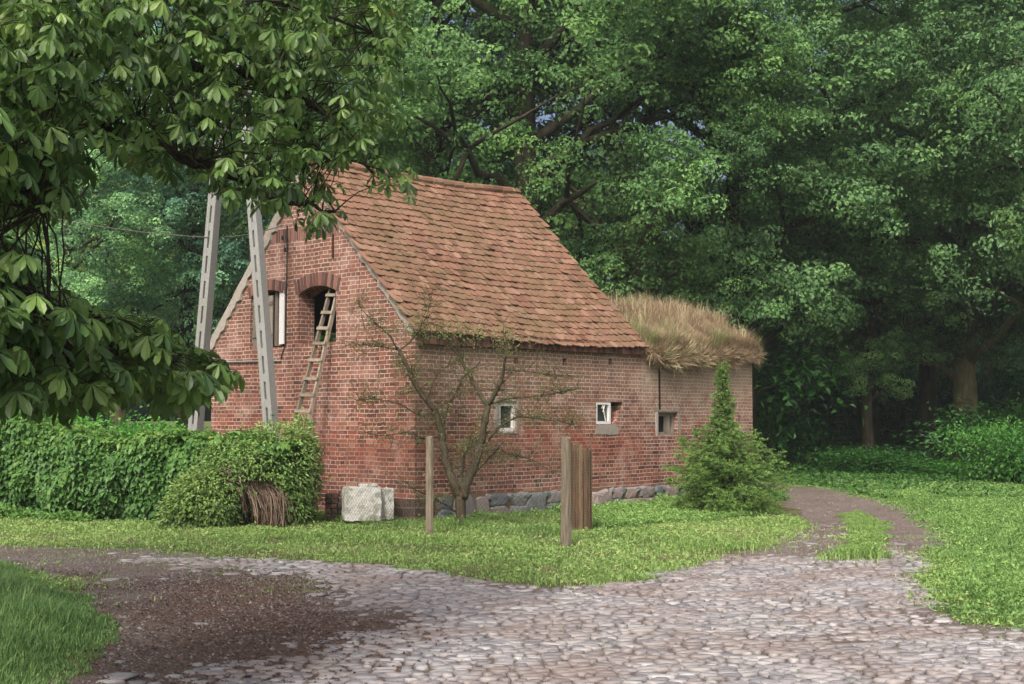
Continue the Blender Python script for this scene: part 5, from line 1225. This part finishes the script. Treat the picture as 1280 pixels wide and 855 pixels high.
# tall grass lower left
TG = pp([(-140, 690), (0, 703), (40, 715), (88, 742), (120, 765), (144, 792), (132, 815), (108, 840), (96, 870), (60, 920), (-200, 920)])
x, y = scatter(420000, -9, -1.5, 5.5, 16); d_ = sdf(TG, x, y) + (fbm(x * 2, y * 2, 14) - .5) * .4; k_ = d_ < 0; x, y, d_ = x[k_], y[k_], d_[k_]; n = len(x); print('tall', n)
hf = np.clip(-d_ / .6, .18, 1)
grassmesh('tall_grass', x, y, rng.uniform(.06, .30, n) * (1 + (rng.random(n) < .03) * .5) * hf * (.6 + .7 * fbm(x * 1.5, y * 1.5, 19)), .007, rng.uniform(.2, .9, n), np.clip(.25 + .5 * fbm(x * 1.2, y * 1.2, 15) + rng.normal(0, .18, n), 0, 1), 'tallgrass', 'tall bright green grass in the lower left corner')
# undergrowth under the trees
x, y = scatter(230000, -26, 26, 27, 60); k_ = (road_mask(x, y) < 0) & (rng.random(len(x)) < .25 + fbm(x * .6, y * .6, 9)); x, y = x[k_], y[k_]; n = len(x)
hx = (.08 + .30 * rng.random(n)) * fbm(x * .5, y * .5, 2) * np.clip((y - 30) / 6, .3, 1.2); P = np.stack([x, y, hx], -1); L = rng.uniform(.08, .16, n)
tag(MB().leaves(P, rng.normal(0, 1, (n, 3)) * [1, 1, .5], [0, -.2, 1] + rng.normal(0, .4, (n, 3)), L, L * .6, rng.uniform(.2, 1, n)).build('undergrowth', MAT['weed']), 'leafy undergrowth on the floor of the wood', 'undergrowth', kind='stuff')
# flat stones lying in the dirt
st_px = [(140, 722, 26), (65, 735, 22), (245, 712, 16), (290, 716, 24), (330, 712, 18), (395, 742, 26), (432, 758, 30), (320, 826, 34), (240, 840, 26), (475, 800, 24), (470, 790, 16), (360, 714, 16), (455, 768, 14), (205, 720, 14), (150, 850, 40)]
for i, (px, py, wpx) in enumerate(st_px):
    c = gnd(px, py); r_ = wpx / F * c[1] / 2; mb = MB(); c[2] = float(ground_z(c[0:1], c[1:2])[0]); boulder(mb, c, np.array([1., 0, 0]), np.array([0, 1., 0]), r_, .014, r_ * .9, .55, 50 + i)
    o = mb.build('flat_stone', MAT['cobble'], origin=tuple(c), smooth=True); tag(o, 'flat stone half sunk in the brown dirt at the left of the junction', 'stone', 'flat stones sunk in the dirt')
# loose chips and leaf litter on the mulch patch
n = 9000; x, y = scatter(60000, -6, 1.5, 8, 17); k_ = sdf(MULCH, x, y) < .3 + (fbm(x * 1.5, y * 1.5, 44) - .5) * 3; x, y = x[k_][:n], y[k_][:n]; n = len(x); P = np.stack([x, y, ground_z(x, y) + .008], -1); L = rng.uniform(.012, .035, n)
tag(MB().leaves(P, rng.normal(0, 1, (n, 3)) * [1, 1, .2], [0, 0, 1] + rng.normal(0, .35, (n, 3)), L, L * .7, rng.random(n)).build('leaf_litter', MAT['oldbrick']), 'reddish brown litter scattered on the dirt', 'litter', kind='stuff')
# pebbles on the bare dirt
n = 30000; x, y = scatter(260000, -9, 11, 7, 30); rm_ = road_mask(x, y, .45); k_ = (rm_ > .0) & (rng.random(len(x)) < fbm(x * 1.2, y * 1.2, 90) * .9 * np.clip(1.4 - y / 26, .2, 1)); x, y = x[k_][:n], y[k_][:n]; n = len(x)
r_ = rng.uniform(.004, .014, n) * (1 + (rng.random(n) < .04) * 1.2); c = np.stack([x, y, ground_z(x, y)], -1); a0 = rng.random(n) * 6
V = np.stack([c + np.stack([np.cos(a0 + k * 1.5708) * r_ * 1.2, np.sin(a0 + k * 1.5708) * r_, r_ * 0], -1) for k in range(4)] + [c + np.stack([r_ * 0, r_ * 0, r_ * .8], -1)], 1)
o_ = np.arange(n)[:, None, None] * 5
tag(MB().add(V.reshape(-1, 3), (o_ + np.array([[0, 1, 4], [1, 2, 4], [2, 3, 4], [3, 0, 4]])[None]).reshape(-1, 3), np.repeat(rng.random(n), 5), np.zeros((n * 5, 3)) + .6).build('gravel', MAT['cobble']), 'small pebbles strewn over the dirt of the track', 'gravel', kind='stuff')
# grass tufts between the cobbles
n = 9000; x, y = scatter(160000, -7, 9, 8, 19); k_ = (road_mask(x, y, .45) > .0) & (fbm(x * .9, y * .9, 33) > .60) & (rng.random(len(x)) < .5); x, y = x[k_][:n], y[k_][:n]; n = len(x)
grassmesh('cobble_grass', x, y, rng.uniform(.01, .035, n), .008, .7, rng.uniform(.2, .8, n), 'lawn', 'sparse grass growing in the joints of the cobbles')
# ------------------------------------------------------------------ air
hz = MB().box((0, 46, 14.2), (75, 0, 0), (0, 66, 0), (0, 0, 15.5), .5).build('haze', None)
hm = bpy.data.materials.new('pale_air'); hm.use_nodes = True; t_ = hm.node_tree; t_.nodes.clear(); vo = t_.nodes.new('ShaderNodeVolumePrincipled'); oo = t_.nodes.new('ShaderNodeOutputMaterial')
vo.inputs['Color'].default_value = (.86, .95, 1, 1); vo.inputs['Density'].default_value = .0006; vo.inputs['Anisotropy'].default_value = .2
t_.links.new(vo.outputs[0], oo.inputs['Volume']); hz.data.materials.append(hm)
tag(hz, 'thin pale air that softens the far trees', 'haze', kind='stuff')
sc.cycles.volume_bounces = 1
